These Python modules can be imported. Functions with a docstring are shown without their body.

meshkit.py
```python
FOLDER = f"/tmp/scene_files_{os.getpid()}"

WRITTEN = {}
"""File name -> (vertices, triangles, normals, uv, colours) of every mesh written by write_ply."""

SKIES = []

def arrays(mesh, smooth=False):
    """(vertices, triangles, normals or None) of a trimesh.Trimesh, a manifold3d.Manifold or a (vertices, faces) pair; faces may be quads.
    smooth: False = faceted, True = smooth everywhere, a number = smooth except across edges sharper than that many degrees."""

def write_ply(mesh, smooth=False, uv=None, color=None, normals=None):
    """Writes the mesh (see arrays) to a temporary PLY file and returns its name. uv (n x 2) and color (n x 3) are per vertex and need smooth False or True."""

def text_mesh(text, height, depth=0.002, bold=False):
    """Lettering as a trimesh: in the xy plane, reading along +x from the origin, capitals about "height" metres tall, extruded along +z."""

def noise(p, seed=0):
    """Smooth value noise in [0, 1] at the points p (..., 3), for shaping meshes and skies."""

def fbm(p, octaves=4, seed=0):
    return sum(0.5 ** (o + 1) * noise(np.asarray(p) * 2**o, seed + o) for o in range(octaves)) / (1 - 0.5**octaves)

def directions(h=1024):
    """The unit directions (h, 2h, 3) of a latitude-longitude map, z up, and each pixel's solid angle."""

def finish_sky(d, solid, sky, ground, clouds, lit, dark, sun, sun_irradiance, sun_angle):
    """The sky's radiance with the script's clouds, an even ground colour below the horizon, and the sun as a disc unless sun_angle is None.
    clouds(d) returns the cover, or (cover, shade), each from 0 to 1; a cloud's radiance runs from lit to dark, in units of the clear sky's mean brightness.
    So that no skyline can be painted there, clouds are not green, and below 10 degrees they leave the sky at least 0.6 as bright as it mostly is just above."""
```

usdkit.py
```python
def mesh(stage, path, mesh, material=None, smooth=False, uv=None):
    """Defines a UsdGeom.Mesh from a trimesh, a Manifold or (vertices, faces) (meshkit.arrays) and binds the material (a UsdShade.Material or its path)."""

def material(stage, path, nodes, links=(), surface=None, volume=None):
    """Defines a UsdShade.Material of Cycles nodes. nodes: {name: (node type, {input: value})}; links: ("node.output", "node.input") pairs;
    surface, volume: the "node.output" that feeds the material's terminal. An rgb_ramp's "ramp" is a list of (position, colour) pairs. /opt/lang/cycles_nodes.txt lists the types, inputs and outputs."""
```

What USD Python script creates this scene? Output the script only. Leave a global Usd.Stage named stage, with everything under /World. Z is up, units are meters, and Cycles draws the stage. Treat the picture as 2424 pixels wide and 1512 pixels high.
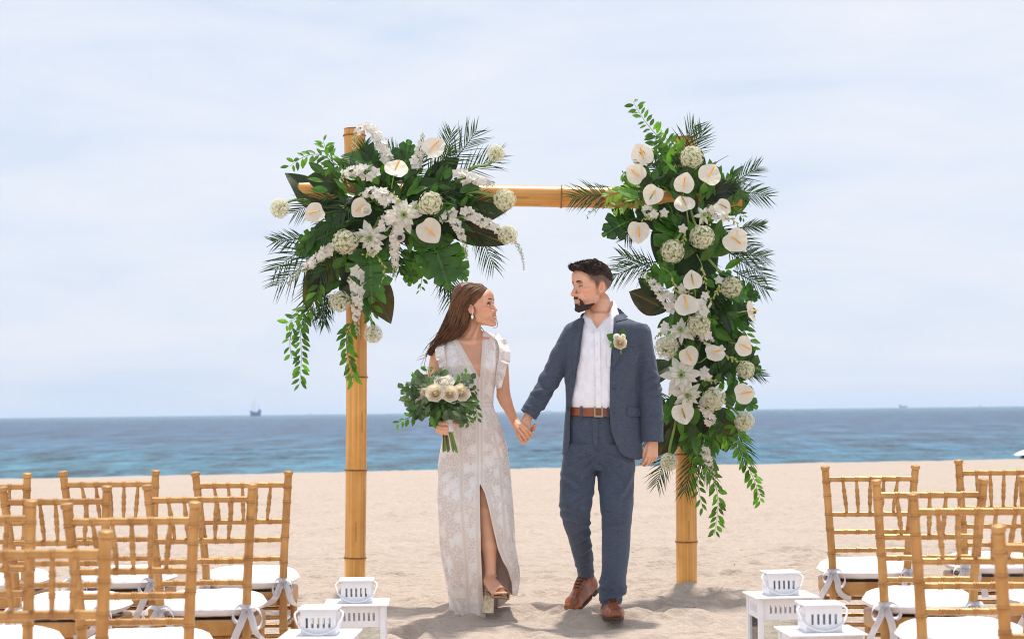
import math, random
import numpy as np, trimesh
from pxr import Usd, UsdGeom, UsdLux, UsdShade, Sdf, Gf, Vt
import usdkit, meshkit
from meshkit import fbm, noise

stage = Usd.Stage.CreateInMemory()
UsdGeom.SetStageUpAxis(stage, 'Z')
UsdGeom.SetStageMetersPerUnit(stage, 1.0)
UsdGeom.Xform.Define(stage, '/World')
UsdGeom.Scope.Define(stage, '/World/Looks')
PI = math.pi
# ------------------------------------------------------------------ camera
FP, CX, HY = 4200.0, 1212.0, 974.0          # focal length, picture centre and horizon in units of a 2424 wide picture
CAMH = 1.08
RC, RS = math.cos(0.01155), math.sin(0.01155)
cam = UsdGeom.Camera.Define(stage, '/World/camera')
cam.CreateHorizontalApertureAttr(36.0)
cam.CreateVerticalApertureAttr(36.0 * 638 / 1024)
cam.CreateFocalLengthAttr(36.0 * FP / 2424)
cam.CreateVerticalApertureOffsetAttr((HY - 756) / 2424 * 36.0)
cam.CreateFocusDistanceAttr(9.2)
cam.CreateFStopAttr(4.5)
cam.CreateClippingRangeAttr(Gf.Vec2f(0.1, 60000))
cam.CreateExposureAttr(0.46)
cam.AddTransformOp().Set(Gf.Matrix4d(RC, 0, -RS, 0, RS, 0, RC, 0, 0, -1, 0, 0, 0, 0, CAMH, 1))

# ------------------------------------------------------------------ sky and sun
SUN = np.array([0.06, 0.27, 1.0]); SUN = SUN / np.linalg.norm(SUN)
sun = UsdLux.DistantLight.Define(stage, '/World/sun')
sun.CreateIntensityAttr(1.0); sun.CreateAngleAttr(3.0); sun.CreateColorAttr(Gf.Vec3f(1.0, 0.94, 0.86))
sun.GetPrim().CreateAttribute('inputs:normalize', Sdf.ValueTypeNames.Bool).Set(True)
zz = SUN; xx = np.cross([0, 1, 0], zz); xx /= np.linalg.norm(xx); yy = np.cross(zz, xx)
sun.AddTransformOp().Set(Gf.Matrix4d(*xx, 0, *yy, 0, *zz, 0, 0, 0, 30, 1))
dome = UsdLux.DomeLight.Define(stage, '/World/sky')
SKYK = 0.11
skymat = usdkit.material(stage, '/World/Looks/sky_air', {
    'tc': ('texture_coordinate', {}),
    'sky': ('sky_texture', {'sky_type': 'single_scattering', 'sun_disc': False, 'sun_elevation': math.asin(SUN[2]), 'sun_rotation': math.atan2(SUN[0], SUN[1]), 'altitude': 0.0, 'air_density': 1.0, 'aerosol_density': 2.0, 'ozone_density': 1.0}),
    'map': ('mapping', {'scale': (3.0, 3.0, 15.0), 'location': (0.3, 0.1, 0.0), 'rotation': (0.05, -0.16, 0.0)}),
    'n1': ('noise_texture', {'scale': 1.5, 'detail': 6.0, 'roughness': 0.55, 'distortion': 0.6}),
    'map2': ('mapping', {'scale': (1.6, 1.6, 4.2), 'location': (1.3, 2.1, 0.4), 'rotation': (0.0, 0.3, 0.0)}),
    'n2': ('noise_texture', {'scale': 2.2, 'detail': 5.0, 'roughness': 0.55, 'distortion': 0.3}),
    'add': ('math', {'math_type': 'add'}),
    'cov': ('rgb_ramp', {'ramp': [(0.0, (3.75, 4.75, 6.2)), (0.34, (4.2, 5.05, 6.3)), (0.44, (4.95, 5.45, 6.35)), (0.53, (5.5, 5.8, 6.45)), (0.66, (6.0, 6.1, 6.55)), (1, (6.3, 6.35, 6.65))]}),
    'half': ('math', {'math_type': 'multiply', 'value2': 0.5}),
    'mix': ('mix_color', {'fac': 0.93, 'use_clamp': False}),
    'bg': ('background_shader', {'strength': SKYK})},
    [('tc.generated', 'map.vector'), ('map.vector', 'n1.vector'), ('tc.generated', 'map2.vector'), ('map2.vector', 'n2.vector'), ('n1.fac', 'add.value1'), ('n2.fac', 'add.value2'),
     ('add.value', 'half.value1'), ('half.value', 'cov.fac'), ('cov.color', 'mix.b'), ('sky.color', 'mix.a'), ('mix.result', 'bg.color')], surface='bg.background')
UsdShade.MaterialBindingAPI.Apply(dome.GetPrim()).Bind(skymat)
dome.GetPrim().SetCustomDataByKey('kind', 'structure')


# ------------------------------------------------------------------ helpers
def at(px, py, d):
    """The world point seen at a place of the picture (2424 wide) at distance d."""
    u, v = px - CX, HY - py
    return np.array([(u * RC + v * RS) * d / FP, d, CAMH + (-u * RS + v * RC) * d / FP])


USED = {}
def path_for(name, parent='/World'):
    parent = str(parent.GetPath()) if hasattr(parent, 'GetPath') else parent
    k = (parent, name); n = USED.get(k, -1) + 1; USED[k] = n
    return f'{parent}/{name}' if n == 0 else f'{parent}/{name}_{n:03d}'


def obj(name, mesh, mat, parent='/World', smooth=False, uv=None, col=None, color_name='col'):
    smooth = True if col is not None and smooth else smooth
    m = usdkit.mesh(stage, path_for(name, parent), mesh, M[mat] if isinstance(mat, str) else mat, smooth=smooth, uv=uv)
    if col is not None:
        UsdGeom.PrimvarsAPI(m).CreatePrimvar(color_name, Sdf.ValueTypeNames.Color3fArray, 'vertex').Set(Vt.Vec3fArray.FromNumpy(np.asarray(col, np.float32)))
    return m.GetPrim()


def tag(o, label=None, cat=None, group=None, kind=None):
    for k, v in (('label', label), ('category', cat), ('group', group), ('kind', kind)):
        if v:
            o.SetCustomDataByKey(k, v)
    return o


def thing(name, loc=(0, 0, 0), rotz=0.0, label=None, cat=None, group=None):
    x = UsdGeom.Xform.Define(stage, path_for(name))
    x.AddTranslateOp().Set(Gf.Vec3d(*map(float, loc))); x.AddRotateZOp().Set(float(math.degrees(rotz)))
    return tag(x.GetPrim(), label, cat, group)


def dup(root, name, loc, rotz, label, scale=None):
    was = root.GetCustomData()
    r = thing(name, loc, rotz, label, was['category'], was.get('group'))
    r.GetReferences().AddInternalReference(root.GetPath()); r.SetInstanceable(True)
    return r


def cat_(*ms):
    """(vertices, faces) pairs or trimeshes joined into one pair."""
    vs, fs, n = [], [], 0
    for m in ms:
        v, f = (np.asarray(m.vertices), np.asarray(m.faces)) if hasattr(m, 'vertices') else m
        vs.append(np.asarray(v, float)); fs.append(np.asarray(f, int) + n); n += len(v)
    return np.vstack(vs), np.vstack(fs)


def grid_faces(nu, nv, wrap_u=False):
    """Triangles of a nu x nv vertex grid (index u * nv + v)."""
    u = np.arange(nu if wrap_u else nu - 1)[:, None]; v = np.arange(nv - 1)[None, :]
    u2 = (u + 1) % nu
    a, b, c, d = (u * nv + v).ravel(), (u2 * nv + v).ravel(), (u2 * nv + v + 1).ravel(), (u * nv + v + 1).ravel()
    return np.vstack([np.stack([a, b, c], 1), np.stack([a, c, d], 1)])


def frames(pts):
    """Tangents and two normals along a polyline (parallel transport)."""
    pts = np.asarray(pts, float)
    t = np.gradient(pts, axis=0); t /= np.maximum(np.linalg.norm(t, axis=1, keepdims=True), 1e-9)
    a = np.array([0, 0, 1.0]) if abs(t[0][2]) < 0.9 else np.array([1.0, 0, 0])
    n = np.cross(t[0], a); n /= np.linalg.norm(n); ns = [n]
    for i in range(1, len(pts)):
        n = ns[-1] - t[i] * np.dot(ns[-1], t[i]); n /= max(np.linalg.norm(n), 1e-9); ns.append(n)
    ns = np.array(ns)
    return t, ns, np.cross(t, ns)


def tube(pts, r, k=8, caps=True):
    pts = np.asarray(pts, float); r = np.broadcast_to(np.asarray(r, float), len(pts))
    t, n, b = frames(pts)
    a = np.linspace(0, 2 * PI, k, endpoint=False)
    v = pts[None] + (np.cos(a)[:, None, None] * n[None] + np.sin(a)[:, None, None] * b[None]) * r[None, :, None]
    nv = len(pts); f = grid_faces(k, nv, True)[:, ::-1]
    v = v.reshape(-1, 3)
    if caps:
        m = len(v); v = np.vstack([v, pts[:1], pts[-1:]]); i = np.arange(k); j = (i + 1) % k
        f = np.vstack([f, np.stack([i * nv, j * nv, np.full(k, m)], 1)[:, ::-1][:, [2, 1, 0]][:, ::-1], np.stack([j * nv + nv - 1, i * nv + nv - 1, np.full(k, m + 1)], 1)[:, ::-1]])
    return v, f


def spline(pts, n=24):
    """A smooth curve through the points."""
    from scipy.interpolate import CubicSpline, PchipInterpolator
    pts = np.asarray(pts, float)
    if len(pts) == 2:
        return pts[0] + (pts[1] - pts[0]) * np.linspace(0, 1, n)[:, None]
    s = np.r_[0, np.cumsum(np.linalg.norm(np.diff(pts, axis=0), axis=1))]
    return CubicSpline(s, pts, bc_type='natural')(np.linspace(0, s[-1], n))


def box(lo, hi, bevel=0.0):
    lo, hi = np.asarray(lo, float), np.asarray(hi, float)
    if bevel <= 0:
        m = trimesh.creation.box(hi - lo); m.apply_translation((lo + hi) / 2); return m.vertices, m.faces
    c, h, b = (lo + hi) / 2, (hi - lo) / 2, bevel
    s = np.array([(i, j, k) for i in (-1, 1) for j in (-1, 1) for k in (-1, 1)], float)
    p = np.vstack([s * (h - b * np.array(w)) for w in ((0, 1, 1), (1, 0, 1), (1, 1, 0))]) + c
    m = trimesh.convex.convex_hull(p); return m.vertices, m.faces


def ribbon(pts, width, up=None, thick=0.0012):
    """A flat strip along a curve. width along the vectors 'up' (per point or one)."""
    pts = np.asarray(pts, float); n = len(pts)
    t = np.gradient(pts, axis=0); t /= np.linalg.norm(t, axis=1, keepdims=True)
    w = np.broadcast_to(np.asarray(up, float), (n, 3)); w = w - t * (w * t).sum(1, keepdims=True); w = w / np.maximum(np.linalg.norm(w, axis=1, keepdims=True), 1e-9)
    nn = np.cross(t, w); wd = np.broadcast_to(np.asarray(width, float), n)[:, None] / 2
    ring = np.stack([pts - w * wd - nn * thick / 2, pts + w * wd - nn * thick / 2, pts + w * wd + nn * thick / 2, pts - w * wd + nn * thick / 2], 0)
    v = ring.reshape(-1, 3); f = grid_faces(4, n, True)
    e = [[0, n, 2 * n], [0, 2 * n, 3 * n], [n - 1, 3 * n - 1, 2 * n - 1], [n - 1, 4 * n - 1, 3 * n - 1]]
    return v, np.vstack([f, e])


def rot_to(z, up=(0, 0, 1), roll=0.0):
    """Rotation whose columns are x, y, z with z the given direction and y near up."""
    z = np.asarray(z, float); z = z / np.linalg.norm(z); up = np.asarray(up, float)
    if abs(np.dot(z, up) / np.linalg.norm(up)) > 0.98:
        up = np.array([0.3, 1, 0.1])
    x = np.cross(up, z); x /= np.linalg.norm(x); y = np.cross(z, x)
    c, s = math.cos(roll), math.sin(roll)
    return np.stack([c * x + s * y, -s * x + c * y, z], 1)


# ------------------------------------------------------------------ materials
M = {}
def mat(name, base, rough=0.6, var=None, vscale=8.0, vdetail=4.0, spec=0.5, bump=0.0, bscale=60.0, stretch=(1, 1, 1), translucent=None, island=0.0, sheen=0.0, subsurface=0.0, coat=0.0, metallic=0.0, attr=None, vclamp=(0.35, 0.65), detail=3.0, bdist=0.01, coord='object'):
    """A principled material: base colour varied by noise towards var, bumps, a share of light let through."""
    n = {'tc': ('texture_coordinate', {}), 'map': ('mapping', {'scale': stretch}), 'p': ('principled_bsdf', {'roughness': rough, 'specular_ior_level': spec, 'base_color': base, 'sheen_weight': sheen, 'metallic': metallic, 'coat_weight': coat})}
    l = [('geo.position' if coord == 'world' else 'tc.object', 'map.vector')]
    if coord == 'world':
        n['geo'] = ('geometry', {})
    col = None
    if attr:
        n['attr'] = ('attribute', {'attribute': attr}); col = 'attr.color'
    if var is not None:
        n['nv'] = ('noise_texture', {'scale': vscale, 'detail': vdetail, 'roughness': 0.6}); l.append(('map.vector', 'nv.vector'))
        n['rv'] = ('map_range', {'from_min': vclamp[0], 'from_max': vclamp[1], 'clamp': True}); l.append(('nv.fac', 'rv.value'))
        if attr:
            n['mv'] = ('mix', {'mix_type': 'multiply', 'color2': var}); l += [('rv.result', 'mv.fac'), (col, 'mv.color1')]; col = 'mv.color'
        else:
            n['mv'] = ('mix_color', {'a': base, 'b': var}); l.append(('rv.result', 'mv.fac')); col = 'mv.result'
    if island:
        n['gi'] = ('geometry', {}); n['mi'] = ('map_range', {'to_min': 1 - island, 'to_max': 1 + island}); n['cc'] = ('combine_color', {'color_type': 'rgb'}); n['ml'] = ('mix', {'mix_type': 'multiply', 'fac': 1.0, 'color1': base})
        l += [('gi.random_per_island', 'mi.value'), ('mi.result', 'cc.r'), ('mi.result', 'cc.g'), ('mi.result', 'cc.b'), ('cc.color', 'ml.color2')]
        if col:
            l.append((col, 'ml.color1'))
        col = 'ml.color'
    if col:
        l.append((col, 'p.base_color'))
    if bump:
        n['nb'] = ('noise_texture', {'scale': bscale, 'detail': detail}); n['b'] = ('bump', {'strength': bump, 'distance': bdist}); l += [('map.vector', 'nb.vector'), ('nb.fac', 'b.height'), ('b.normal', 'p.normal')]
    if subsurface:
        n['p'][1].update(subsurface_weight=subsurface, subsurface_radius=(1.0, 0.35, 0.2), subsurface_scale=0.002)
    surf = 'p.BSDF'
    if translucent is not None:
        w, tcol = translucent
        n['t'] = ('translucent_bsdf', {'color': tcol}); n['mx'] = ('mix_closure', {'fac': w}); l += [('p.BSDF', 'mx.closure1'), ('t.BSDF', 'mx.closure2')]; surf = 'mx.closure'
    M[name] = usdkit.material(stage, '/World/Looks/' + name, n, l, surface=surf)
    return M[name]


# ------------------------------------------------------------------ ground: sand
def ground_z(x, y):
    """The beach: falls a little towards the camera, rises slowly to a berm and drops beyond it to the water."""
    base = np.interp(y, [0, 3, 4.6, 5.6, 6.7, 7.7, 9.1, 10.3, 14, 20, 27, 31, 33.5, 36, 40, 60], [-.2, -.16, -.136, -.118, -.1, -.067, 0.0, 0.02, 0.03, 0.03, 0.035, 0.03, 0.0, -.25, -.8, -4.0])
    return base + np.clip(x, -9, 9) * np.interp(y, [8, 14, 30, 40], [0.0, 0.0, 0.008, 0.008]) * 1.0


def sand_detail(x, y):
    p = np.stack([x, y, np.zeros_like(x)], -1)
    near = np.interp(y, [4, 16, 30, 45], [1.0, 1.0, 0.7, 0.4])
    h = (fbm(p * [0.55, 0.8, 1], 3, 3) - 0.5) * 0.055
    h += (fbm(p * [2.4, 3.6, 1] + 9, 3, 5) - 0.5) * 0.055
    r = fbm(p * [5.0, 11.0, 1] + 31, 2, 7); h += (np.abs(r - 0.5) ** 0.8 - 0.12) * 0.034
    return h * near


rng = np.random.default_rng(11)
prints = [(rng.uniform(-5.5, 5.5), rng.uniform(4.5, 24), rng.uniform(0, PI), rng.uniform(0.012, 0.032)) for _ in range(1300)]
MOUNDS = []      # (x, y, radius, height) filled before the sand is meshed
def sand_height(x, y):
    z = ground_z(x, y) + sand_detail(x, y)
    for (a, b, rad, hh) in MOUNDS:
        q = ((x - a) ** 2 + (y - b) ** 2) / rad ** 2
        z = z + hh * np.exp(-q) * (0.75 + 0.5 * noise(np.stack([x * 9, y * 9, 0 * x], -1), 3))
    return z


def build_sand():
    ys = np.concatenate([np.arange(2.6, 7.6, 0.04), np.arange(7.6, 13.5, 0.016), np.geomspace(13.5, 46, 260)])
    xs = np.concatenate([np.linspace(-16, -3.4, 90, endpoint=False), np.arange(-3.4, 3.4, 0.02), np.linspace(3.4, 16, 90)])
    X, Y = np.meshgrid(xs, ys, indexing='ij')
    Z = sand_height(X, Y)
    for (a, b, ang, dep) in prints:           # scuffed footprints
        i0, i1 = np.searchsorted(xs, [a - 0.3, a + 0.3]); j0, j1 = np.searchsorted(ys, [b - 0.3, b + 0.3])
        if i1 - i0 < 2 or j1 - j0 < 2:
            continue
        x, y = X[i0:i1, j0:j1] - a, Y[i0:i1, j0:j1] - b
        u, w = x * math.cos(ang) + y * math.sin(ang), -x * math.sin(ang) + y * math.cos(ang)
        q = (u / 0.12) ** 2 + (w / 0.055) ** 2
        Z[i0:i1, j0:j1] += dep * (-np.exp(-q * 1.2) + 0.55 * np.exp(-(np.sqrt(q) - 1.6) ** 2 / 0.25))
    v = np.stack([X, Y, Z], -1).reshape(-1, 3)
    o = obj('sand', (v, grid_faces(len(xs), len(ys))), 'sand', smooth=True)
    tag(o, 'pale beige dry beach sand with scuffed footprints and low mounds', 'sand', kind='structure')
    # the beach to either side and behind the camera
    vs, fs = [], []
    def sheet(x0, x1, y0, y1, nx, ny):
        gx, gy = np.meshgrid(np.linspace(x0, x1, nx), np.linspace(y0, y1, ny), indexing='ij')
        vs.append((np.stack([gx, gy, ground_z(gx, gy)], -1).reshape(-1, 3), grid_faces(nx, ny)))
    sheet(-400, -15.99, -40, 60, 60, 120); sheet(15.99, 400, -40, 60, 60, 120); sheet(-16, 16, -40, 2.61, 40, 40)
    o = obj('beach_sand', cat_(*vs), 'sand', smooth=True)
    tag(o, 'the same pale beach running on to both sides', 'sand', kind='structure')


def sand_at(x, y):
    return float(sand_height(np.array([x], float), np.array([y], float))[0])


# sand material: fine grain, damp and dry blotches
M['sand'] = usdkit.material(stage, '/World/Looks/sand', {
    'geo': ('geometry', {}), 'n1': ('noise_texture', {'scale': 1.3, 'detail': 5.0}), 'n2': ('noise_texture', {'scale': 420.0, 'detail': 2.0}), 'n3': ('noise_texture', {'scale': 22.0, 'detail': 4.0, 'roughness': 0.7}),
    'c1': ('mix_color', {'a': (0.505, 0.41, 0.335), 'b': (0.565, 0.47, 0.395)}), 'r2': ('rgb_ramp', {'ramp': [(0.3, (0.62, 0.58, 0.54)), (0.45, (0.97, 0.97, 0.97)), (0.6, (1, 1, 1)), (0.75, (1.22, 1.2, 1.18))]}),
    'r3': ('map_range', {'from_min': 0.3, 'from_max': 0.7, 'to_min': 0.86, 'to_max': 1.1}), 'cc': ('combine_color', {'color_type': 'rgb'}),
    'm1': ('mix', {'mix_type': 'multiply', 'fac': 0.75}), 'm2': ('mix', {'mix_type': 'multiply', 'fac': 1.0}),
    'b1': ('bump', {'strength': 0.9, 'distance': 0.026}), 'b2': ('bump', {'strength': 0.35, 'distance': 0.002}),
    'p': ('principled_bsdf', {'roughness': 0.9, 'specular_ior_level': 0.2, 'diffuse_roughness': 0.6})},
    [('geo.position', 'n1.vector'), ('geo.position', 'n2.vector'), ('geo.position', 'n3.vector'), ('n1.fac', 'c1.fac'), ('n2.fac', 'r2.fac'), ('n3.fac', 'r3.value'), ('r3.result', 'cc.r'), ('r3.result', 'cc.g'), ('r3.result', 'cc.b'),
     ('c1.result', 'm1.color1'), ('r2.color', 'm1.color2'), ('m1.color', 'm2.color1'), ('cc.color', 'm2.color2'), ('m2.color', 'p.base_color'), ('n3.fac', 'b1.height'), ('n2.fac', 'b2.height'), ('b1.normal', 'b2.normal'), ('b2.normal', 'p.normal')], surface='p.BSDF')

# ------------------------------------------------------------------ sea
SEA = -1.25
M['sea'] = usdkit.material(stage, '/World/Looks/sea_water', {
    'geo': ('geometry', {}), 'sep': ('separate_xyz', {}),
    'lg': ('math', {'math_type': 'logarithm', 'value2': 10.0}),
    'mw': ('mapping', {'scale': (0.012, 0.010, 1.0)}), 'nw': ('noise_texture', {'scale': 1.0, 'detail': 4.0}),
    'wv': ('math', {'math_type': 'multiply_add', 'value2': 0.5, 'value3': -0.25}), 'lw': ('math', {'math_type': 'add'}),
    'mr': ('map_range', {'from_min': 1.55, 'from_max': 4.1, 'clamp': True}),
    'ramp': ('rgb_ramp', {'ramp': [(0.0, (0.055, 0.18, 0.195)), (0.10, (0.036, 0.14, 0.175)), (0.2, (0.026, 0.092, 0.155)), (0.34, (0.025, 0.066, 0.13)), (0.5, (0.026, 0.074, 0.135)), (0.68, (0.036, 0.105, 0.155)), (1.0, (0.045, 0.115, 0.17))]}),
    'm2': ('mapping', {'scale': (0.75, 0.24, 1.0)}), 'n2': ('noise_texture', {'scale': 1.0, 'detail': 6.0, 'roughness': 0.62}),
    'm3': ('mapping', {'scale': (0.28, 0.05, 1.0)}), 'n3': ('noise_texture', {'scale': 1.0, 'detail': 5.0, 'roughness': 0.6}),
    'sum': ('math', {'math_type': 'add'}), 'r2': ('map_range', {'from_min': 0.80, 'from_max': 1.20, 'to_min': 0.3, 'to_max': 1.7}), 'cc': ('combine_color', {'color_type': 'rgb'}), 'mul': ('mix', {'mix_type': 'multiply', 'fac': 1.0}),
    'bump': ('bump', {'strength': 1.0, 'distance': 0.9}),
    'p': ('principled_bsdf', {'roughness': 0.32, 'specular_ior_level': 0.2, 'ior': 1.33})},
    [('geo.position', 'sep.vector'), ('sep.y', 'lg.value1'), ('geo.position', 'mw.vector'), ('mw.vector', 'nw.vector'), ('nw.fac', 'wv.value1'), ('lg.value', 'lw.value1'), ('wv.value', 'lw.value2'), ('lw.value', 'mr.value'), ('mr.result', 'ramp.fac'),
     ('geo.position', 'm2.vector'), ('m2.vector', 'n2.vector'), ('geo.position', 'm3.vector'), ('m3.vector', 'n3.vector'), ('n2.fac', 'sum.value1'), ('n3.fac', 'sum.value2'), ('sum.value', 'r2.value'), ('r2.result', 'cc.r'), ('r2.result', 'cc.g'), ('r2.result', 'cc.b'),
     ('ramp.color', 'mul.color1'), ('cc.color', 'mul.color2'), ('mul.color', 'p.base_color'), ('n2.fac', 'bump.height'), ('bump.normal', 'p.normal')], surface='p.BSDF')
def build_sea():
    ys = np.concatenate([np.linspace(34, 140, 420), np.geomspace(141, 40000, 90)])
    xs = np.concatenate([-np.geomspace(40000, 61, 30), np.linspace(-60, 60, 260), np.geomspace(61, 40000, 30)])
    X, Y = np.meshgrid(xs, ys, indexing='ij')
    p = np.stack([X * 0.12, Y * 0.35, 0 * X], -1)
    Z = SEA + (fbm(p, 4, 21) - 0.5) * 0.32 * np.interp(Y, [34, 45, 110, 140], [0.3, 1, 1, 0.0]) * np.interp(np.abs(X), [50, 60], [1.0, 0.0])
    o = obj('sea', (np.stack([X, Y, Z], -1).reshape(-1, 3), grid_faces(len(xs), len(ys))), 'sea', smooth=True)
    tag(o, 'blue green sea with small ripples reaching the horizon', 'sea', kind='structure')
# ------------------------------------------------------------------ materials of the furniture
mat('gold_bamboo', (0.52, 0.285, 0.10), rough=0.33, var=(0.36, 0.175, 0.055), vscale=14, stretch=(1, 1, .6), spec=0.5, bump=0.12, bscale=150, metallic=0.45, bdist=0.002, coord='world')
mat('bamboo', (0.52, 0.245, 0.055), rough=0.36, var=(0.86, 0.78, 0.66), vscale=5, spec=0.5, bump=0.1, bscale=60, attr='col', bdist=0.003)
mat('cushion_cloth', (0.82, 0.81, 0.83), rough=0.85, bump=0.25, bscale=35, sheen=0.2, bdist=0.01)
mat('ribbon_cloth', (0.90, 0.89, 0.91), rough=0.6, translucent=(0.4, (0.75, 0.75, 0.8)))
mat('white_metal', (0.79, 0.79, 0.81), rough=0.4, var=(0.73, 0.73, 0.76), vscale=7)
M['glass'] = usdkit.material(stage, '/World/Looks/clear_glass', {'f': ('fresnel', {'IOR': 1.45}), 't': ('transparent_bsdf', {'color': (0.94, 0.96, 0.96)}), 'g': ('glossy_bsdf', {'color': (1, 1, 1), 'roughness': 0.02}), 'm': ('mix_closure', {})},
    [('f.fac', 'm.fac'), ('t.BSDF', 'm.closure1'), ('g.BSDF', 'm.closure2')], surface='m.closure')
mat('candle_wax', (0.78, 0.74, 0.66), rough=0.5, subsurface=0.3)


def pole(pts, rad, nodes=(), k=12, ring=1.16, profile=None):
    """A turned bamboo rod along a polyline: double rings at the given fractions of its length."""
    pts = spline(pts, 40) if len(pts) > 2 else np.linspace(pts[0], pts[1], 40)
    s = np.r_[0, np.cumsum(np.linalg.norm(np.diff(pts, axis=0), axis=1))]; L = s[-1]
    t = [(x * L, 1.0) for x in np.linspace(0, 1, 9)]
    for nd in nodes:
        c = nd * L
        for o, q in ((-.009, 1), (-.0065, ring), (-.003, ring), (-.0012, 1.02), (.0012, 1.02), (.003, ring), (.0065, ring), (.009, 1)):
            t.append((c + o, q))
    t = sorted(x for x in t if 0 <= x[0] <= L)
    ss = np.array([x[0] for x in t]); q = np.array([x[1] for x in t])
    for nd in nodes:                               # no plain ring inside a node
        pass
    P = np.stack([np.interp(ss, s, pts[:, i]) for i in range(3)], 1)
    r = q * (rad if profile is None else np.interp(ss / L, *profile))
    keep = np.r_[True, np.diff(ss) > 1e-5]
    return tube(P[keep], r[keep], k)


def bow(c, out, right, rngb, size=1.0):
    """A tied bow: knot band, two loops, two tails."""
    c, out, right = map(lambda a: np.asarray(a, float), (c, out, right)); dn = np.array([0, 0, -1.0]); m = []
    for sgn in (-1, 1):
        L = 0.062 * size * rngb.uniform(0.8, 1.15); dr = rngb.uniform(0.3, 0.9)
        p = [c, c + right * sgn * L * 0.5 + out * 0.02 - dn * 0.018 + dn * 0.01, c + right * sgn * L * 0.95 + out * 0.02 + dn * L * dr, c + right * sgn * L * 0.7 + out * 0.012 + dn * L * (dr + .35), c + right * sgn * L * 0.2 + out * 0.01 + dn * 0.02, c + out * 0.004]
        m.append(ribbon(spline(p, 22), 0.026, out * 0.8 + dn * 0.3 + right * 0.15 * sgn))
        T = rngb.uniform(0.13, 0.2) * size
        q = [c, c + right * sgn * 0.02 + out * 0.015 + dn * T * 0.3, c + right * sgn * rngb.uniform(0.02, 0.08) + out * rngb.uniform(0.0, .03) + dn * T * 0.7, c + right * sgn * rngb.uniform(0.03, 0.12) + dn * T + out * 0.01]
        m.append(ribbon(spline(q, 14), 0.03, right + out * 0.5 * sgn + dn * 0.15))
    return cat_(*m)


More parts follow.
